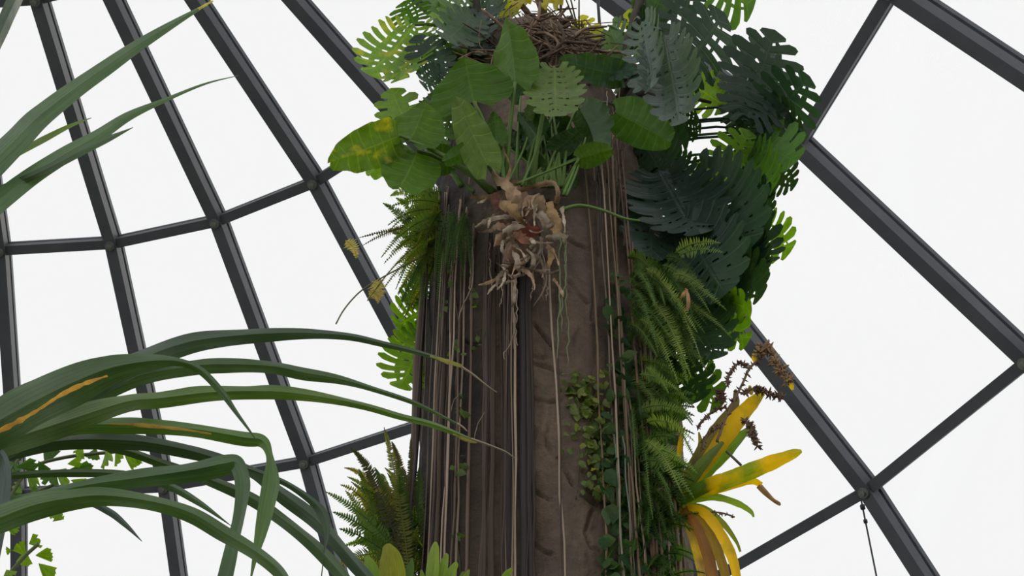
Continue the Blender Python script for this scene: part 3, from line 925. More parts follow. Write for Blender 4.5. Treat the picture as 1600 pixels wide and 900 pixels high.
for i in range(34):                       # narrow curled remnants around and below the rosette
    x, y = RS.gauss(818, 26), RS.uniform(300, 440)
    a = RS.uniform(0.2, 2.9)
    L_ = RS.uniform(16, 46)
    k_ = RS.uniform(-0.9, 0.9)
    pts = []
    for q in range(5):
        pts.append((x, y, RS.uniform(2.5, 8) * (1.2 - q * 0.22), 4.86 - 0.03 * q + RS.uniform(-0.02, 0.02)))
        x += L_ / 4 * math.cos(a); y += L_ / 4 * math.sin(a); a += k_ * 0.6
    part('dry_sheath', strip_mesh(pts, 'dry_sheath', M['dry'], fold=0.4, tw=RS.uniform(-50, 50), twist=RS.uniform(-60, 60), wave=0.4, seed=500 + i, jag=0.3, cols=3), ph, color=RS.choice((DRY_T, DRY_G, (0.36, 0.27, 0.18), (0.22, 0.17, 0.13), (0.55, 0.48, 0.40))))


def root(owner, pts, r, color, wob=0.0, name='aerial_root', seed=0):
    """pts: world points from top to bottom"""
    m_ = MB()
    R_ = random.Random(seed)
    cp = [V(c) for c in catmull([tuple(p) for p in pts], 5)]
    for i in range(1, len(cp) - 1):
        cp[i] += V((R_.uniform(-1, 1), R_.uniform(-1, 1), 0)) * wob
    r = r * 0.55
    m_.tube(cp, [r * (1.0 + 0.18 * math.sin(i * 1.3 + seed)) * (1 if i < len(cp) - 2 else 0.6) for i in range(len(cp))], 5)
    return part(name, m_.mesh(name, M['root']), owner, color=color)


ROOT_C = [(0.17, 0.125, 0.095), (0.11, 0.082, 0.066), (0.40, 0.32, 0.25), (0.075, 0.056, 0.05), (0.24, 0.19, 0.125), (0.06, 0.047, 0.052)]


def hang(owner, x, y0, y1, r, color, off=0.05, lean=0.0, wob=0.006, seed=0, to_floor=True):
    a = T(x, y0, off)
    pts = [a + V((0, 0.04, 0.02)), a]
    if y1 is None:
        # falls straight down past the frame to the ground
        d = t_r(a.z)
        n = 7
        zb = 0.02
        rr = random.Random(seed + 99)
        for i in range(1, n + 1):
            z = lerp(a.z, zb, (i / n) ** 0.8)
            ox = a.x + lean * (a.z - z) + rr.uniform(-0.012, 0.012)
            dx = ox - t_x(z)
            rad = t_r(z) + off
            yy = YT - math.sqrt(max(rad * rad - dx * dx, 0.0)) if abs(dx) < rad else YT
            pts.append(V((ox, min(a.y + 0.02, yy), z)))
    else:
        for i in range(1, 5):
            t = i / 4
            pts.append(T(x + lean * 40 * t + random.Random(seed + i).uniform(-2, 2), lerp(y0, y1, t), off))
    return root(owner, pts, r, color, wob, seed=seed)


RR = random.Random(5)
sd = 0
# the curtain of roots down the left half: clumps seen in the photograph
XS = [669, 677, 683, 694, 697, 702, 706, 711, 716, 721, 727, 738, 756, 761, 764, 768, 782, 786, 795, 799, 803, 812, 821, 827]
for x in XS:
    for rep in range(2 if int(x) % 2 else 1):
        sd += 1
        y0 = RR.uniform(312, 372) if x < 740 else RR.uniform(372, 450)
        rad = RR.choice((0.006, 0.008, 0.010, 0.012, 0.016)) if rep == 0 else RR.choice((0.004, 0.006, 0.007))
        hang(ph, x + RR.uniform(-3, 3), y0, None, rad, RR.choice(ROOT_C), off=RR.uniform(0.02, 0.11), lean=RR.uniform(-0.004, 0.004), seed=sd)
for x, r in [(800, 0.022), (818, 0.026), (826, 0.018), (664, 0.03), (700, 0.018), (772, 0.018), (788, 0.016)]:
    sd += 1
    hang(ph, x, RR.uniform(360, 420), None, r * 1.3, ROOT_C[5] if x > 780 else ROOT_C[1], off=0.05, seed=sd)
# single roots over the bare bark
for x, y0, r, lean, c in [(858, 400, 0.011, 0.020, (0.42, 0.34, 0.27)), (916, 262, 0.010, -0.003, (0.24, 0.18, 0.12)), (871, 470, 0.008, -0.002, ROOT_C[3]), (936, 300, 0.009, 0.0, (0.22, 0.18, 0.15)), (942, 300, 0.007, -0.006, ROOT_C[1])]:
    sd += 1
    hang(ph, x, y0, None, r, c, off=0.06, lean=lean, seed=sd)
# pale green paired strands and short loops
for x, y0, y1, r, c in [(876, 365, 560, 0.007, (0.24, 0.30, 0.17)), (880, 365, 575, 0.006, (0.24, 0.30, 0.17)), (885, 370, 520, 0.006, (0.24, 0.30, 0.17)), (846, 395, 470, 0.008, (0.30, 0.25, 0.2)), (850, 410, 470, 0.006, (0.26, 0.21, 0.17)),
                        (803, 420, 545, 0.009, (0.34, 0.29, 0.24)), (809, 420, 535, 0.006, (0.34, 0.29, 0.24)), (738, 370, 470, 0.007, (0.27, 0.22, 0.15)), (765, 380, 450, 0.006, ROOT_C[2]), (790, 400, 480, 0.006, ROOT_C[2]), (835, 420, 470, 0.005, ROOT_C[2])]:
    sd += 1
    hang(ph, x, y0, y1, r, c, off=0.09, lean=RR.uniform(-0.25, 0.25), seed=sd)
for pts, r in [([(848, 372), (846, 395), (836, 418), (812, 432)], 0.007), ([(846, 395), (853, 420), (852, 448), (834, 478)], 0.007), ([(738, 385), (739, 440), (722, 480), (716, 500)], 0.007), ([(803, 520), (796, 540), (788, 552), (788, 562)], 0.006),
               ([(803, 505), (806, 530), (809, 540)], 0.005), ([(716, 400), (706, 420), (700, 450)], 0.006), ([(760, 640), (748, 660), (740, 690)], 0.004), ([(716, 618), (708, 628), (704, 645)], 0.004)]:
    sd += 1
    root(ph, [T(x, y, 0.1) for x, y in pts], r, (0.30, 0.25, 0.2), 0.002, seed=sd)
# roots of the right-hand monstera
for x, y0, r, lean, c in [(948, 250, 0.008, 0.0, ROOT_C[1]), (955, 250, 0.006, 0.0, ROOT_C[0]), (966, 235, 0.012, 0.002, (0.20, 0.13, 0.10)), (972, 255, 0.010, 0.006, (0.20, 0.13, 0.10)), (990, 400, 0.008, 0.0, ROOT_C[0]), (1000, 450, 0.012, 0.004, ROOT_C[4]), (1010, 480, 0.009, 0.0, ROOT_C[2]),
                          (940, 262, 0.008, -0.003, ROOT_C[2]), (958, 262, 0.012, -0.005, ROOT_C[4]), (950, 268, 0.008, -0.006, ROOT_C[4]), (1022, 520, 0.009, 0.0, ROOT_C[0]), (985, 640, 0.008, 0.006, ROOT_C[2]), (1052, 760, 0.016, 0.0, ROOT_C[2]), (1058, 770, 0.011, 0.0, ROOT_C[0]), (975, 700, 0.007, 0.012, (0.2, 0.25, 0.2)), (962, 700, 0.006, 0.004, (0.2, 0.27, 0.2)),
                          (995, 690, 0.010, 0.004, (0.24, 0.18, 0.11)), (1009, 740, 0.012, 0.0, ROOT_C[4]), (1015, 740, 0.011, -0.002, (0.22, 0.16, 0.1))]:
    sd += 1
    hang(mon, x, y0, None, r, c, off=0.13, lean=lean, seed=sd)
# fibrous aerial roots below the right crown
for i in range(26):
    sd += 1
    x, y0 = RR.uniform(928, 975), RR.uniform(125, 300)
    root(mon, [T(x + RR.uniform(-2, 2), lerp(y0, y0 + RR.uniform(50, 130), t), 0.06 + 0.03 * (i % 3)) for t in (0, 0.33, 0.67, 1)], RR.uniform(0.004, 0.010), RR.choice(ROOT_C + [(0.3, 0.22, 0.15)]), 0.004, seed=sd)
# dark roots from the crown on the left shoulder
for i in range(14):
    sd += 1
    x, y0 = RR.uniform(700, 760), RR.uniform(70, 180)
    root(ph, [T(x + RR.uniform(-3, 3) - 4 * t, lerp(y0, y0 + RR.uniform(60, 150), t), 0.04) for t in (0, 0.33, 0.67, 1)], RR.uniform(0.004, 0.009), RR.choice(ROOT_C), 0.004, seed=sd)

# dark cord hanging down into the crown
cc = thing('hanging_vine', 'thin dark vine hanging straight down behind the top of the trunk', 'vine', P(940, 84, 6.1))
mb = MB()
a = P(940, 84, 6.1)
mb.tube([a, a + V((0, 0, 0.6)), a + V((0.01, 0, 1.6)), a + V((0.02, 0, 3.2))], 0.011, 6)
part('stem', mb.mesh('stem', M['wire']), cc)
mb = MB()
mb.tube([a + V((0, 0, -0.12)), a + V((0, 0, 0.0)), a + V((0, 0, 0.05))], [0.03, 0.028, 0.015], 8)
part('knot', mb.mesh('knot', M['wire']), cc)


# ------------------------------------------------------------------ ferns
def frond_mesh(b, t, sag, wid, n=30, roll=0.0, seed=0, slim=0.33, curl=0.0):
    """arching frond from b to t; wid = half width in metres"""
    R_ = random.Random(seed)
    mid = (b + t) / 2 + sag
    pts = []
    for i in range(n + 1):
        s = i / n
        pts.append(b * (1 - s) ** 2 + mid * 2 * s * (1 - s) + t * s * s)
    m_ = MB()
    v = ((b + t) / 2 - EYE).normalized()
    vs_ = []; fs_ = []; uv = []
    L = sum((pts[i + 1] - pts[i]).length for i in range(n))
    step = L / n
    for i in range(1, n):
        s = i / n
        tg = (pts[i + 1] - pts[i - 1]).normalized()
        sv = tg.cross(v).normalized()
        nv = sv.cross(tg)
        sv = sv * math.cos(roll) + nv * math.sin(roll)
        w = wid * (min(1, s * 4 + 0.2)) * (1 - s) ** 0.7 * 1.15
        for k in (-1, 1):
            if R_.random() < 0.04:
                continue
            d = (sv * k + tg * R_.uniform(0.1, 0.35) + nv * R_.uniform(-0.25, 0.15)).normalized()
            ww = w * R_.uniform(0.85, 1.1)
            h = step * slim * 1.2
            p = pts[i]
            q = len(vs_)
            vs_ += [p - tg * h, p + d * ww * 0.55 - tg * h * 0.8 + nv * 0.003, p + d * ww + tg * h * 0.4 - nv * 0.1 * ww, p + d * ww * 0.5 + tg * h, p + tg * h * 0.8]
            uv += [(0.5, s), (0.75, s), (1, s), (0.75, s), (0.5, s)]
            fs_ += [(q, q + 1, q + 3, q + 4), (q + 1, q + 2, q + 3)]
    m_.add(vs_, fs_, uv)
    m_.tube(pts[::2] if n % 2 == 0 else pts, [0.0035 * (1 - 0.6 * i / n) for i in range(len(pts[::2] if n % 2 == 0 else pts))], 4)
    return m_.mesh('frond', M['fern'])


def fern(label, base, fronds, color, seed, wid=0.05, extra=None):
    R_ = random.Random(seed)
    root_ = thing('fern', label, 'fern', P(*base))
    for i, f in enumerate(fronds):
        bx, by, tx, ty, Yb, Yt = f[:6]
        c = f[6] if len(f) > 6 else color
        b, t = P(bx, by, Yb), P(tx, ty, Yt)
        L = (t - b).length
        w = (f[7] if len(f) > 7 else wid) * R_.uniform(0.85, 1.15)
        part('frond', frond_mesh(b, t, V((0, 0, L * R_.uniform(0.14, 0.36))), w, n=int(max(20, min(64, L / 0.0125))), roll=R_.uniform(-0.7, 0.7), seed=seed * 100 + i), root_, color=jit(c, R_, 0.2))
    return root_


FG = (0.150, 0.225, 0.055)
FD = (0.080, 0.145, 0.040)
FY = (0.26, 0.24, 0.07, 0.7)
R = random.Random(33)
fr = [(690, 318, 612, 322, 5.45, 5.4), (690, 330, 606, 352, 5.45, 5.35), (688, 345, 612, 378, 5.45, 5.4), (690, 352, 600, 412, 5.45, 5.4), (688, 360, 622, 432, 5.45, 5.5), (690, 340, 596, 402, 5.4, 5.3), (692, 372, 640, 448, 5.45, 5.4),
      (686, 380, 628, 470, 5.6, 5.7), (690, 310, 632, 300, 5.5, 5.5), (688, 330, 640, 400, 5.5, 5.6), (684, 400, 645, 460, 5.6, 5.6), (690, 345, 640, 375, 5.4, 5.3), (690, 330, 650, 420, 5.4, 5.3),
      (680, 350, 566, 384, 5.5, 5.4, (0.10, 0.09, 0.07), 0.035), (680, 360, 560, 372, 5.6, 5.6, (0.10, 0.09, 0.07), 0.03), (680, 365, 574, 470, 5.5, 5.3, FY, 0.02), (684, 375, 600, 450, 5.5, 5.4, FY, 0.04)]
for i in range(48):
    y_ = R.uniform(305, 500)
    fr.append((R.uniform(672, 700), R.uniform(300, 410), R.uniform(598 if y_ < 430 else 618, 660), y_, 5.5, R.uniform(5.3, 5.9), R.choice((FG, (0.20, 0.28, 0.07), FD, (0.27, 0.30, 0.08)))))
for i in range(14):                      # fronds hanging down over the bark
    x, y = R.uniform(684, 735), R.uniform(322, 380)
    fr.append((x, y, x + R.uniform(-25, 14), y + R.uniform(55, 105), 5.28 - (x - 684) * 0.004, 5.22 - (x - 684) * 0.004, FD, 0.035))
fl_ = fern('airy green fern spilling off the left shoulder of the trunk', (690, 350, 5.45), fr, FG, 3, 0.055)
# dry curled frond ends
for i, (pts, w) in enumerate([([(540, 376), (548, 382), (555, 392), (556, 404)], 0.05), ([(582, 440), (590, 452), (594, 466)], 0.06), ([(576, 455), (588, 462), (590, 474)], 0.05)]):
    a, b = P(*pts[0], 5.35), P(*pts[-1], 5.3)
    part('frond', frond_mesh(a, b, V((0.03, 0, 0.02)), w, n=14, roll=0.3, seed=900 + i, slim=0.5), fl_, color=(0.55, 0.44, 0.16))
m_ = MB()
cp = catmull([tuple(P(x, y, 5.35)) for x, y in [(525, 506), (536, 486), (552, 466), (570, 450), (600, 432), (660, 400)]], 5)
m_.tube([V(c) for c in cp], 0.004, 5)
part('dry_stalk', m_.mesh('dry_stalk', M['root']), fl_, color=(0.22, 0.2, 0.14))

fr = [(640, 900, 600, 668, 5.4, 5.4, FY), (630, 890, 548, 700, 5.4, 5.3, (0.10, 0.10, 0.06)), (620, 860, 508, 768, 5.4, 5.3, FD), (620, 870, 520, 800, 5.45, 5.4, FD), (625, 880, 530, 826, 5.4, 5.35), (640, 880, 642, 684, 5.5, 5.5, (0.09, 0.085, 0.05)), (650, 880, 655, 730, 5.5, 5.5),
      (630, 890, 560, 740, 5.5, 5.4, (0.10, 0.10, 0.06)), (620, 890, 585, 730, 5.5, 5.5), (640, 890, 620, 720, 5.45, 5.4), (645, 890, 612, 690, 5.5, 5.45, (0.11, 0.10, 0.05)), (610, 900, 540, 870, 5.4, 5.3, FY), (600, 905, 520, 880, 5.5, 5.5, FY)]
for i in range(95):
    fr.append((R.uniform(590, 658), R.uniform(820, 915), R.uniform(528, 662), R.uniform(730, 890), 5.55, R.uniform(5.3, 6.0), R.choice((FD, FG, (0.22, 0.27, 0.07), (0.26, 0.23, 0.08))), 0.042))
fern('bushy fern at the lower left foot of the trunk in view', (640, 905, 5.5), fr, FD, 4, 0.05)

fr = []
for i in range(56):
    x, y = R.uniform(980, 1045), R.uniform(395, 520)
    a = R.uniform(0.35, 1.25)
    L = R.uniform(60, 120)
    fr.append((x, y, x + L * math.cos(a), y + L * math.sin(a), 5.1, R.uniform(4.85, 5.0), (0.16, 0.235, 0.075) if R.random() < 0.6 else FD))
for q in [(1010, 420, 1090, 520), (1030, 440, 1095, 560), (1020, 470, 1080, 590), (1000, 500, 1060, 600), (1040, 480, 1075, 600), (1050, 430, 1115, 470), (1060, 400, 1130, 395), (1055, 395, 1125, 380)]:
    fr.append((*q, 5.0, 4.85, (0.24, 0.31, 0.10)))
fern('lush light green fern hanging below the dark leaves right of the trunk', (1010, 450, 5.1), fr, FG, 5, 0.05)
fr = []
for i in range(62):
    x, y = R.uniform(985, 1040), R.uniform(560, 770)
    a = R.uniform(-0.3, 1.5)
    L = R.uniform(45, 95)
    fr.append((x, y, min(1085, x + L * math.cos(a)), y + L * math.sin(a), 5.15, R.uniform(4.95, 5.1), (0.15, 0.23, 0.07) if R.random() < 0.55 else FD))
for q in [(1000, 640, 1080, 650), (1010, 660, 1085, 690), (1020, 700, 1090, 740), (1010, 720, 1085, 780), (1005, 690, 1065, 770), (1010, 575, 1045, 615), (1000, 585, 1060, 610)]:
    fr.append((*q, 5.05, 4.9, (0.22, 0.30, 0.09)))
fern('green fern on the right trunk side beside the yellow bromeliad', (1010, 680, 5.15), fr, FG, 6, 0.045)
fr = []
for i in range(40):
    x, y = R.uniform(960, 1055), R.uniform(770, 910)
    a = R.uniform(-0.4, 2.6)
    L = R.uniform(30, 65)
    fr.append((x, y, x + L * math.cos(a), y + L * math.sin(a), 5.15, R.uniform(5.0, 5.1), FD))
fern('small dark fern low on the right side of the trunk', (1000, 860, 5.15), fr, FD, 7, 0.035)

# ------------------------------------------------------------------ creeper with small leaves on the right half of the bark
def small_leaf_mesh(seed):
    m_ = MB()
    vs_ = [(0, 0, 0), (0.30, 0.14, 0.08), (0.36, 0.42, 0.05), (0.2, 0.75, 0.0), (0, 1.08, -0.10), (-0.2, 0.75, 0.0), (-0.36, 0.42, 0.05), (-0.30, 0.14, 0.08), (0, 0.45, -0.06)]
    fs_ = [(0, 1, 8), (1, 2, 8), (2, 3, 8), (3, 4, 8), (4, 5, 8), (5, 6, 8), (6, 7, 8), (7, 0, 8)]
    m_.add(vs_, fs_, [(0.5 + v[0], v[1]) for v in vs_])
    return m_.mesh('small_leaf', M['small'])


SL = small_leaf_mesh(0)


def small_leaf(root_, p, size, up, R_, color):
    v = (p - EYE).normalized()
    y = (up + V((R_.uniform(-0.7, 0.7), R_.uniform(-0.5, 0.5), R_.uniform(-0.7, 0.7)))).normalized()
    z = (v + V((R_.uniform(-0.6, 0.6), R_.uniform(-0.4, 0.4), R_.uniform(-0.6, 0.6)))).normalized()
    z = (z - y * z.dot(y)).normalized()
    x = y.cross(z)
    part('leaf', SL, root_, Matrix.Translation(p) @ (Matrix((x, y, z)).transposed() @ Matrix.Diagonal((size, size, size))).to_4x4(), color)


def creeper(label, base, strands, n, region, color, seed, size=(0.035, 0.06), off=0.05):
    R_ = random.Random(seed)
    root_ = thing('creeper', label, 'vine', T(*base, 0.03))
    for s in strands:
        m_ = MB()
        cp = [V(c) for c in catmull([tuple(T(x, y, 0.02)) for x, y in s], 4)]
        m_.tube(cp, 0.004, 5)
        part('stem', m_.mesh('stem', M['stem']), root_, color=(0.10, 0.10, 0.05))
    for i in range(n):
        x, y, c = region(R_)
        small_leaf(root_, T(x, y, R_.uniform(0.02, off)), R_.uniform(*size), V((0.3, -0.2, -0.8)), R_, jit(c or color, R_, 0.25))
    return root_


def reg_low(R_):
    y = R_.uniform(580, 780)
    x = R_.gauss(lerp(905, 950, (y - 580) / 200), 20)
    return x, y, (0.26, 0.30, 0.09) if R_.random() < 0.35 else None


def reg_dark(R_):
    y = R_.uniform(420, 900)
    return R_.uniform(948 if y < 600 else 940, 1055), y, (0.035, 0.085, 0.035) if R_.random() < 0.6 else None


creeper('creeper with small rounded light green leaves on the bare bark', (915, 640), [[(900, 780), (905, 700), (890, 640), (900, 590)], [(960, 800), (935, 740), (925, 660), (935, 590)], [(945, 800), (950, 720), (955, 640)]], 280, reg_low, (0.16, 0.22, 0.07), 8, (0.030, 0.056), 0.07)
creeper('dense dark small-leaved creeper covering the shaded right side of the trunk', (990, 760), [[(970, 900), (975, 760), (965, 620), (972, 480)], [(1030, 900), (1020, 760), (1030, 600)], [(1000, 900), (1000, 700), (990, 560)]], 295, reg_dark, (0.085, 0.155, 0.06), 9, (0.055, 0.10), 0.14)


def reg_left(R_):
    cx, cy = R_.choice([(712, 535), (718, 545), (745, 532), (716, 640), (714, 722), (722, 735), (690, 480), (716, 835), (705, 430), (735, 470)])
    return cx + R_.gauss(0, 5), cy + R_.gauss(0, 7), None


creeper('sparse vine with single green leaves threading the left root curtain', (716, 700), [[(720, 900), (712, 800), (718, 700), (712, 600), (718, 520), (705, 430)]], 46, reg_left, (0.11, 0.17, 0.05), 10, (0.03, 0.055), 0.14)

dl = thing('dry_leaf', 'orange-brown dry leaf caught in the ferns right of the trunk', 'leaf', P(1075, 452, 4.85))
part('blade', strip_mesh([(1071, 450, 2, 4.86), (1075, 460, 5, 4.84), (1076, 474, 6, 4.84), (1074, 486, 3, 4.85)], 'blade', M['dry'], 0.4), dl, color=(0.36, 0.22, 0.10))
part('blade', strip_mesh([(1075, 452, 3, 4.86), (1069, 460, 7, 4.84), (1064, 466, 3, 4.85)], 'blade', M['dry'], 0.4), dl, color=(0.42, 0.24, 0.10))

# ------------------------------------------------------------------ bromeliads
br = thing('bromeliad', 'large yellowing bromeliad jutting out to the right of the trunk', 'plant', P(1062, 775, 5.3))
BR = [  # points (x, y, w, Y), colour
    ([(1062, 780, 18, 5.3), (1095, 720, 34, 5.2), (1122, 675, 30, 5.15), (1148, 635, 18, 5.15), (1150, 608, 6, 5.2)], (0.16, 0.13, 0.085, 1)),
    ([(1066, 778, 18, 5.3), (1110, 715, 26, 5.15), (1150, 660, 32, 5.1), (1178, 628, 24, 5.1), (1194, 614, 8, 5.1)], (0.30, 0.27, 0.03, 0.35)),
    ([(1066, 782, 16, 5.35), (1105, 735, 30, 5.25), (1140, 700, 28, 5.2), (1165, 676, 14, 5.2), (1178, 666, 3, 5.2)], (0.15, 0.26, 0.04, 0.8)),
    ([(1064, 782, 20, 5.2), (1110, 762, 32, 5.0), (1155, 745, 30, 4.9), (1205, 725, 28, 4.85), (1240, 710, 18, 4.85), (1253, 705, 6, 4.85)], (0.22, 0.28, 0.03, 0.5)),
    ([(1070, 780, 14, 5.3), (1120, 752, 24, 5.15), (1160, 736, 16, 5.1), (1190, 730, 3, 5.1)], (0.22, 0.30, 0.03, 0.8)),
    ([(1080, 778, 14, 5.2), (1130, 762, 18, 5.05), (1172, 752, 13, 5.0), (1190, 758, 10, 5.0)], (0.30, 0.30, 0.03, 0.4)),
    ([(1076, 782, 12, 5.2), (1115, 776, 13, 5.05), (1150, 785, 12, 5.0), (1172, 798, 8, 5.0), (1178, 808, 3, 5.0)], (0.17, 0.26, 0.04, 0.85)),
    ([(1066, 790, 16, 5.2), (1100, 795, 18, 5.05), (1130, 818, 14, 5.0), (1150, 845, 8, 5.0), (1157, 862, 5, 5.0)], (0.16, 0.20, 0.04, 0.75)),
    ([(1070, 790, 16, 5.15), (1100, 800, 22, 5.0), (1128, 835, 24, 4.95), (1146, 875, 24, 4.92), (1154, 912, 18, 4.92)], (0.35, 0.28, 0.02, 0.2)),
    ([(1066, 795, 16, 5.15), (1086, 820, 22, 5.0), (1104, 865, 26, 4.95), (1116, 915, 26, 4.95)], (0.22, 0.10, 0.04, 1)),
    ([(1070, 795, 16, 5.2), (1098, 815, 22, 5.05), (1118, 850, 24, 5.0), (1132, 890, 22, 5.0), (1138, 920, 18, 5.0)], (0.24, 0.16, 0.05, 0.8)),
    ([(1062, 795, 16, 5.2), (1078, 830, 20, 5.1), (1090, 870, 20, 5.05), (1098, 915, 18, 5.05)], (0.30, 0.20, 0.08, 0.7)),
    ([(1060, 785, 20, 5.3), (1085, 745, 26, 5.25), (1095, 700, 16, 5.25), (1092, 675, 4, 5.25)], (0.26, 0.22, 0.05, 0.6)),
    ([(1062, 785, 20, 5.2), (1090, 765, 30, 5.05), (1120, 750, 26, 4.98), (1150, 738, 12, 4.95)], (0.13, 0.22, 0.05, 0.95)),
    ([(1060, 785, 24, 5.2), (1082, 745, 28, 5.1), (1105, 715, 24, 5.05), (1130, 690, 8, 5.05)], (0.12, 0.18, 0.06, 0.95)),
]
for i, (pts, c) in enumerate(BR):
    pts = [(x, y, w * (0.86 if i < 7 else 0.68), Y) for x, y, w, Y in pts]
    part('leaf', strip_mesh(pts, 'leaf', M['brom'], fold=0.5, tw=R.uniform(-20, 20), wave=0.12, seed=40 + i, jag=0.06), br, color=c)
part('leaf', strip_mesh([(1186, 757, 10, 5.0), (1196, 768, 9, 5.0), (1208, 780, 6, 5.0), (1217, 786, 6, 5.0), (1218, 790, 2, 5.0)], 'leaf', M['dry'], fold=0.8), br, color=(0.42, 0.26, 0.10))
part('leaf', strip_mesh([(1068, 668, 4, 5.2), (1064, 690, 8, 5.15), (1060, 720, 6, 5.2)], 'leaf', M['brom'], fold=0.4), br, color=(0.4, 0.3, 0.02, 0.2))
m_ = MB()
m_.tube([P(1135, 705, 5.1), P(1158, 727, 5.1)], 0.006, 6)
part('dry_stalk', m_.mesh('dry_stalk', M['root']), br, color=(0.16, 0.14, 0.12))


def spike(root_, pts, Y, color, dens=2.0, size=0.022, seed=0, r=0.006):
    R_ = random.Random(seed)
    cp = [V(c) for c in catmull([tuple(P(x, y, Y)) for x, y in pts], 6)]
    m_ = MB()
    m_.tube(cp, r, 5)
    o = part('flower_spike', m_.mesh('flower_spike', M['root']), root_, color=color)
    k = MB()
    for i in range(len(cp) - 1):
        for j in range(max(1, int(dens))):
            p = cp[i].lerp(cp[i + 1], R_.random())
            d = V((R_.uniform(-1, 1), R_.uniform(-1, 1), R_.uniform(-1, 1))).normalized()
            s = size * R_.uniform(0.5, 1.0)
            k.tube([p, p + d * s * 0.5, p + d * s], [s * 0.08, s * 0.17, s * 0.04], 5)
    b = part('bract', k.mesh('bract', M['dry']), root_, color=color, under=o)
    b['kind'] = 'stuff'


BC = (0.20, 0.13, 0.10)
spike(br, [(1120, 690), (1140, 640), (1160, 600), (1172, 575), (1190, 558)], 5.05, BC, 2, 0.03, 1)
spike(br, [(1186, 555), (1192, 543), (1203, 548), (1210, 565), (1224, 582), (1232, 598)], 5.03, (0.40, 0.28, 0.17), 8, 0.045, 2)
spike(br, [(1137, 602), (1138, 588), (1148, 572), (1160, 567), (1167, 575)], 5.05, BC, 4, 0.026, 3)
spike(br, [(1160, 615), (1185, 608), (1205, 615), (1222, 622)], 5.05, BC, 7, 0.035, 4)
spike(br, [(1163, 655), (1172, 668), (1178, 682), (1184, 698)], 5.05, BC, 7, 0.032, 5)
spike(br, [(1090, 668), (1100, 655), (1118, 640), (1135, 636)], 5.1, BC, 4, 0.024, 6)
spike(br, [(1098, 702), (1102, 685), (1115, 672), (1128, 664)], 5.1, BC, 3, 0.024, 7)
spike(br, [(1112, 800), (1130, 802), (1148, 808)], 5.0, BC, 2, 0.02, 8, 0.004)
spike(br, [(1120, 625), (1126, 612), (1130, 618), (1128, 630)], 5.1, BC, 5, 0.03, 9)
for i, (x, y) in enumerate([(1172, 610), (1178, 560), (1236, 602)]):
    part('leaf', strip_mesh([(x, y - 8, 4, 5.05), (x + 1, y, 8, 5.04), (x + 3, y + 7, 4, 5.05)], 'leaf', M['brom'], 0.4), br, color=(0.4, 0.34, 0.03, 0.4))
m_ = MB()                                       # the sheath the bromeliad sits in
cp = [P(1030, 800, 5.4), P(1050, 788, 5.32), P(1070, 778, 5.25), P(1084, 768, 5.2)]
m_.tube(cp, [0.03, 0.06, 0.065, 0.03], 10)
part('rosette_base', m_.mesh('rosette_base', M['stem']), br, color=(0.14, 0.18, 0.06))

b2 = thing('bromeliad', 'bromeliad with one broad rounded yellow leaf at the bottom edge', 'plant', P(606, 990, 4.95))
for i, (pts, c) in enumerate([([(606, 985, 30, 4.9), (612, 940, 38, 4.88), (612, 900, 42, 4.86), (608, 868, 34, 4.86), (603, 850, 12, 4.88)], (0.26, 0.27, 0.03, 0.7)), ([(600, 985, 24, 4.95), (590, 930, 24, 4.92), (580, 890, 22, 4.92), (572, 868, 8, 4.94)], (0.15, 0.26, 0.04, 0.9)),
                              ([(610, 985, 24, 4.98), (630, 930, 22, 4.95), (640, 890, 14, 4.95), (644, 872, 3, 4.95)], (0.07, 0.14, 0.04, 1)), ([(596, 985, 20, 5.0), (566, 930, 20, 4.98), (545, 905, 10, 4.98)], (0.12, 0.2, 0.05, 0.9))]):
    part('leaf', strip_mesh(pts, 'leaf', M['brom'], fold=0.35, tw=10, seed=70 + i), b2, color=c)
b3 = thing('bromeliad', 'fresh light green bromeliad rosette at the bottom beside the trunk', 'plant', P(690, 985, 4.85))
for i, (pts, c) in enumerate([([(686, 985, 18, 4.8), (674, 930, 20, 4.76), (675, 885, 20, 4.74), (679, 855, 13, 4.74), (680, 846, 5, 4.75)], (0.24, 0.34, 0.07)), ([(690, 985, 16, 4.82), (686, 930, 17, 4.78), (691, 890, 16, 4.76), (697, 868, 8, 4.76), (698, 864, 3, 4.77)], (0.20, 0.31, 0.06)),
                              ([(694, 985, 16, 4.82), (694, 940, 17, 4.78), (702, 900, 17, 4.76), (712, 881, 9, 4.76), (714, 878, 3, 4.76)], (0.22, 0.33, 0.06)), ([(684, 985, 14, 4.84), (664, 935, 15, 4.8), (660, 905, 10, 4.8), (658, 890, 3, 4.8)], (0.18, 0.28, 0.05)),
                              ([(698, 985, 14, 4.84), (715, 935, 15, 4.8), (728, 900, 9, 4.78), (733, 890, 3, 4.78)], (0.2, 0.27, 0.06, 0.8)), ([(690, 985, 14, 4.9), (700, 940, 13, 4.86), (725, 893, 6, 4.85)], (0.14, 0.2, 0.05))]):
    part('leaf', strip_mesh(pts, 'leaf', M['brom'], fold=0.5, tw=12, seed=80 + i), b3, color=c)
b4 = thing('bromeliad', 'tiny green leaf tips peeking up at the bottom edge before the roots', 'plant', P(785, 985, 4.7))
for i, (pts, c) in enumerate([([(775, 985, 12, 4.75), (780, 930, 13, 4.73), (790, 900, 13, 4.72), (800, 888, 5, 4.72)], (0.2, 0.32, 0.04)), ([(780, 985, 12, 4.75), (800, 930, 11, 4.73), (812, 905, 4, 4.73)], (0.18, 0.28, 0.04)), ([(770, 985, 10, 4.75), (762, 935, 10, 4.73), (756, 908, 4, 4.73)], (0.2, 0.3, 0.05))]):
    part('leaf', strip_mesh(pts, 'leaf', M['brom'], fold=0.5, tw=12, seed=90 + i), b4, color=c)

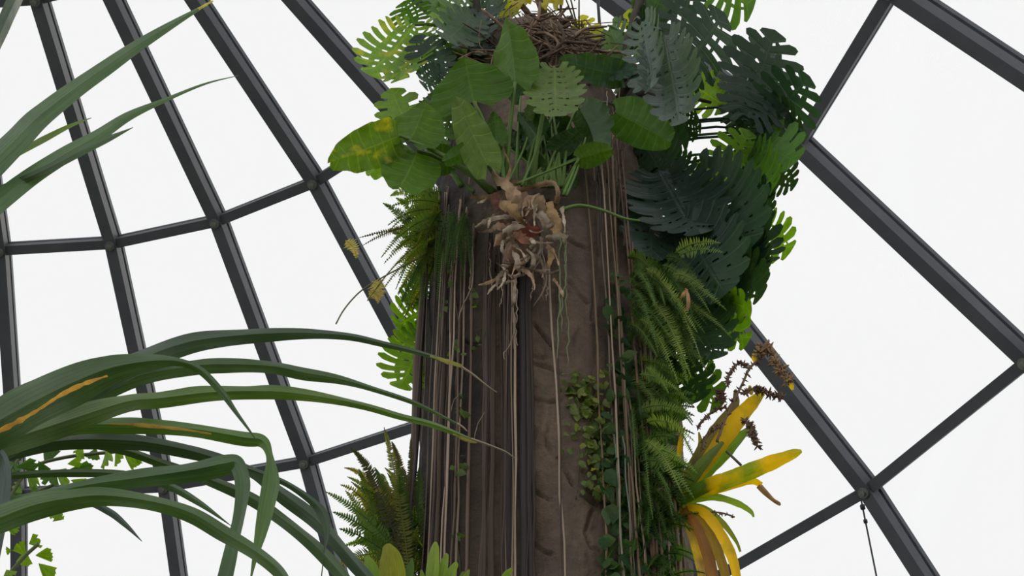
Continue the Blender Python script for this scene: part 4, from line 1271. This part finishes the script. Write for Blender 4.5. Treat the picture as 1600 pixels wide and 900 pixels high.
# ------------------------------------------------------------------ strap-leaved plants in the foreground
S_D, S_M, S_L, S_B = (0.036, 0.068, 0.040), (0.046, 0.092, 0.036), (0.070, 0.135, 0.028), (0.055, 0.085, 0.078)


def strap_plant(label, crown, blades, seed):
    R_ = random.Random(seed)
    root_ = thing('strap_leaf_plant', label, 'plant', V((P(*crown).x, P(*crown).y, 0)))
    c = P(*crown)
    m_ = MB()
    n = 14
    m_.tube([V((c.x, c.y, lerp(0, c.z + 0.1, i / n))) for i in range(n + 1)], [0.075 + 0.012 * (i % 2) for i in range(n + 1)], 12)
    part('stem', m_.mesh('stem', M['bark']), root_)
    for i, (pts, col, kw) in enumerate(blades):
        tail = kw.pop('tail', None)
        marks = kw.pop('marks', [])
        o = part('leaf', strip_mesh(pts, 'leaf', M['strap'], cols=7, sub=9, seed=seed * 50 + i, split=True, kink=0.22 if seed == 1 else 0.04, **kw), root_, color=col)
        if tail:
            k = MB()
            cp = [V(c_) for c_ in catmull([tuple(P(*q)) for q in tail], 5)]
            k.tube(cp, [0.0035 * (1 - 0.7 * j / len(cp)) for j in range(len(cp))], 5)
            part('dry_tip', k.mesh('dry_tip', M['root']), root_, color=(0.34, 0.28, 0.2), under=o)
        for mk, mc in marks:
            part('withered_edge', strip_mesh(mk, 'withered_edge', M['dry'], fold=0.2, cols=3, sub=5, seed=i, jag=0.35), root_, color=mc, under=o)
    return root_


B = []
def bl(pts, col, Y0, Y1, crown=True, **kw):
    n = len(pts)
    q = [(x, y, w * 0.84, lerp(Y0, Y1, i / (n - 1))) for i, (x, y, w) in enumerate(pts)]
    if crown:
        f0, f1 = q[0], q[1]
        e0 = (f0[0] - (f1[0] - f0[0]) * 1.2, f0[1] - (f1[1] - f0[1]) * 1.0, f0[2], f0[3])
        q = [(CR[0], CR[1], 40, CR[2])] + ([((CR[0] + e0[0]) / 2, (CR[1] + e0[1]) / 2 - 10, 40, CR[2])] if e0[0] - CR[0] > 220 else []) + ([e0] if e0[0] > CR[0] + 60 else []) + q
    kw.setdefault('fold', 0.55); kw.setdefault('tw', 22); kw.setdefault('wave', 0.18)
    B.append((q, col, kw))


CR = (-330, 830, 2.35)
bl([(-40, 715, 50), (100, 620, 48), (200, 570, 46), (280, 538, 38), (350, 526, 33), (450, 520, 22), (540, 524, 15), (600, 537, 11), (660, 552, 9), (720, 571, 6)], S_D, 2.4, 2.75, tail=[(716, 570, 2.75), (740, 586, 2.76), (760, 602, 2.77), (776, 613, 2.78)], marks=[([(672, 556, 3, 2.7), (700, 565, 7, 2.71), (722, 572, 4, 2.72)], (0.42, 0.42, 0.10))])
bl([(-40, 725, 40), (100, 640, 38), (200, 592, 34), (300, 572, 28), (360, 569, 27), (425, 572, 24), (475, 582, 23), (530, 592, 17), (580, 606, 11), (650, 630, 8), (718, 664, 4)], S_M, 2.45, 2.8, tail=[(714, 662, 2.8), (724, 668, 2.8), (730, 674, 2.8)])
bl([(-30, 700, 52), (50, 675, 48), (125, 650, 42), (200, 627, 34), (250, 622, 30), (325, 613, 30), (400, 611, 25), (450, 613, 23), (525, 624, 17), (575, 635, 13), (625, 650, 12), (680, 664, 12), (740, 688, 6)], S_L, 2.35, 2.75, tail=[(736, 686, 2.75), (765, 696, 2.76), (790, 706, 2.77), (804, 716, 2.78)], marks=[([(708, 678, 2, 2.68), (728, 687, 5, 2.69), (745, 692, 2, 2.7)], (0.45, 0.42, 0.08))])
bl([(-30, 672, 80), (40, 634, 78), (100, 604, 74), (165, 577, 58), (225, 565, 38), (275, 564, 16), (312, 577, 14), (345, 610, 13), (370, 645, 8), (400, 686, 2)], (0.045, 0.095, 0.03, 0.86), 2.25, 2.4, fold=0.55, tw=20, marks=[([(-5, 675, 7, 2.2), (25, 660, 9, 2.2), (60, 640, 4, 2.21), (95, 617, 6, 2.22), (130, 600, 7, 2.24), (168, 587, 3, 2.27)], (0.75, 0.42, 0.05))])
bl([(-20, 700, 30), (100, 668, 30), (200, 663, 28), (300, 670, 26), (380, 683, 26), (410, 688, 22), (422, 712, 13), (425, 748, 29), (418, 792, 27), (409, 830, 20), (400, 866, 11), (392, 905, 3)], (0.07, 0.15, 0.03, 0.9), 2.5, 2.55, marks=[([(170, 662, 2, 2.44), (220, 664, 5, 2.44), (280, 670, 5, 2.45), (330, 678, 2, 2.46)], (0.55, 0.36, 0.06))])
bl([(0, 705, 34), (100, 688, 30), (200, 688, 30), (280, 700, 27), (345, 718, 18), (410, 740, 14), (450, 756, 11), (490, 784, 14), (506, 806, 19), (511, 832, 10), (507, 862, 3), (502, 905, 2)], S_D, 2.55, 2.65)
bl([(40, 778, 20), (140, 757, 28), (220, 746, 33), (300, 734, 37), (350, 724, 38), (371, 724, 28), (381, 758, 28), (375, 810, 22), (365, 850, 22), (351, 910, 27)], (0.045, 0.10, 0.035, 0.92), 2.35, 2.35)
bl([(-20, 705, 16), (100, 690, 16), (190, 702, 16), (250, 722, 16), (330, 750, 21), (390, 776, 23), (440, 810, 23), (490, 850, 24), (530, 893, 22), (556, 925, 16)], S_M, 2.6, 2.65)
bl([(-20, 702, 16), (140, 686, 16), (260, 694, 16), (330, 712, 18), (395, 737, 20), (440, 770, 27), (490, 808, 29), (525, 845, 25), (560, 885, 25), (590, 920, 18)], S_D, 2.7, 2.7)
bl([(-20, 816, 52), (50, 790, 48), (110, 778, 38), (165, 774, 34), (240, 784, 29), (300, 802, 29), (350, 832, 29), (400, 862, 27), (435, 890, 24), (455, 920, 16)], (0.05, 0.105, 0.03, 0.9), 2.15, 2.2, fold=0.5)
bl([(-20, 790, 12), (60, 778, 12), (130, 782, 12), (170, 798, 13), (195, 818, 9), (222, 846, 1)], S_B, 2.5, 2.5)
bl([(-20, 745, 12), (100, 738, 14), (200, 741, 15), (262, 757, 15), (310, 784, 11), (362, 822, 1)], S_M, 2.5, 2.5)
bl([(-15, 690, 14), (5, 715, 18), (10, 745, 20), (7, 790, 17), (2, 835, 13), (-4, 885, 5)], S_B, 2.3, 2.3, crown=False)
strap_plant('foreground strap-leaved plant with long dark blades arching in from the lower left', CR, B, 1)

B = []
CR = (-330, 470, 2.4)
bl([(-40, 278, 55), (20, 222, 46), (60, 182, 41), (110, 143, 34), (170, 101, 28), (220, 67, 22), (280, 31, 12), (333, 1, 2)], (0.06, 0.12, 0.05, 1), 2.45, 2.7, fold=0.3, wave=0.03, marks=[([(310, 14, 4, 2.64), (322, 7, 4, 2.65), (333, 1, 2, 2.66)], (0.70, 0.62, 0.10))])
bl([(-40, 342, 46), (0, 311, 38), (50, 273, 34), (100, 241, 30), (150, 213, 25), (200, 181, 17), (260, 155, 8), (320, 131, 4), (372, 118, 1)], (0.065, 0.13, 0.055), 2.5, 2.75, fold=0.3, wave=0.03)
bl([(60, 270, 16), (130, 234, 16), (170, 216, 11), (208, 199, 1)], S_M, 2.55, 2.65, fold=0.3, wave=0.02)
bl([(-20, 260, 18), (40, 232, 12), (70, 216, 12), (110, 196, 7), (143, 184, 1)], (0.12, 0.2, 0.04, 0.8), 2.55, 2.65, fold=0.3, wave=0.02)
bl([(45, -50, 26), (32, -18, 27), (22, 5, 27), (4, 45, 25), (-18, 95, 22), (-60, 180, 20)], S_D, 2.6, 2.5, crown=False, fold=0.3, wave=0.02)
strap_plant('foreground strap-leaved plant with pointed blades rising in from the upper left', CR, B, 2)

# ------------------------------------------------------------------ fishtail palm at the lower left
def fishtail_mesh():
    m_ = MB()
    top = [(-0.52, 0.86), (-0.40, 0.98), (-0.33, 0.90), (-0.2, 1.04), (-0.1, 0.96), (0.04, 1.06), (0.14, 0.95), (0.28, 0.99), (0.36, 0.85), (0.48, 0.80)]
    n = len(top)
    vs_ = []; uv = []
    for r in (0.0, 0.3, 0.65, 1.0):
        for i, (x, y) in enumerate(top):
            vs_.append((x * r ** 0.9, y * r, 0.10 * math.sin(i * 1.9) * r - 0.12 * r * r)); uv.append((i / (n - 1), r * 0.9))
    m_.add(vs_, [(r * n + i, r * n + i + 1, (r + 1) * n + i + 1, (r + 1) * n + i) for r in range(3) for i in range(n - 1)], uv)
    return m_.mesh('leaflet', M['small'])


FM = fishtail_mesh()
fp = thing('fishtail_palm', 'fishtail palm with bright jagged leaflets at the lower left behind the blades', 'plant', V((P(-60, 880, 3.3).x, 3.3, 0)))
m_ = MB()
c = P(-60, 960, 3.3)
m_.tube([V((c.x, c.y, 0)), V((c.x, c.y, c.z * 0.5)), c], [0.06, 0.05, 0.04], 10)
part('stem', m_.mesh('stem', M['bark']), fp)
for pts in ([(-60, 960), (-20, 860), (10, 790), (45, 735), (100, 715), (190, 705)], [(-60, 960), (-20, 930), (15, 895), (40, 868), (60, 850)], [(10, 790), (50, 772), (90, 755)], [(-60, 960), (-10, 800), (20, 730), (60, 690)]):
    m_ = MB()
    cp = [V(q) for q in catmull([tuple(P(x, y, 3.3)) for x, y in pts], 5)]
    m_.tube(cp, 0.005, 6)
    part('rachis', m_.mesh('rachis', M['stem']), fp, color=(0.10, 0.13, 0.05))
LF = [(40, 868, 28, 850, 24), (45, 850, 64, 842, 26), (40, 860, 36, 885, 26), (55, 868, 82, 864, 26), (60, 880, 82, 902, 28), (18, 860, 10, 862, 16), (10, 890, 18, 902, 22), (25, 730, 60, 725, 24), (85, 735, 112, 752, 34), (88, 738, 78, 756, 26),
      (105, 735, 145, 730, 20), (70, 725, 80, 700, 30), (105, 725, 125, 720, 20), (40, 735, 60, 765, 18), (35, 770, 25, 760, 22), (45, 772, 60, 768, 22), (110, 750, 135, 755, 22), (150, 700, 145, 718, 26), (165, 705, 172, 728, 26), (180, 708, 190, 722, 24),
      (195, 712, 215, 728, 24), (205, 708, 222, 720, 18), (95, 795, 88, 812, 22), (30, 760, 22, 780, 18), (130, 700, 120, 715, 22), (60, 720, 72, 742, 22), (20, 700, 40, 712, 24), (15, 720, 30, 742, 24), (80, 745, 68, 752, 20), (60, 790, 72, 800, 14), (0, 815, 30, 830, 18), (82, 815, 96, 806, 14)]
R = random.Random(77)
for i, (bx, by, tx, ty, w) in enumerate(LF):
    c = (0.20, 0.34, 0.03, 0.95) if (by > 780 or R.random() < 0.45) else jit((0.07, 0.15, 0.04), R, 0.2)
    Yb = 3.3 + R.uniform(-0.05, 0.08)
    b, t = P(bx, by, Yb), P(tx, ty, Yb + R.uniform(-0.04, 0.04))
    part('leaflet', FM, fp, leaf_matrix(b, t, w * mpp(bx, by, Yb), R.uniform(-30, 30)), c)
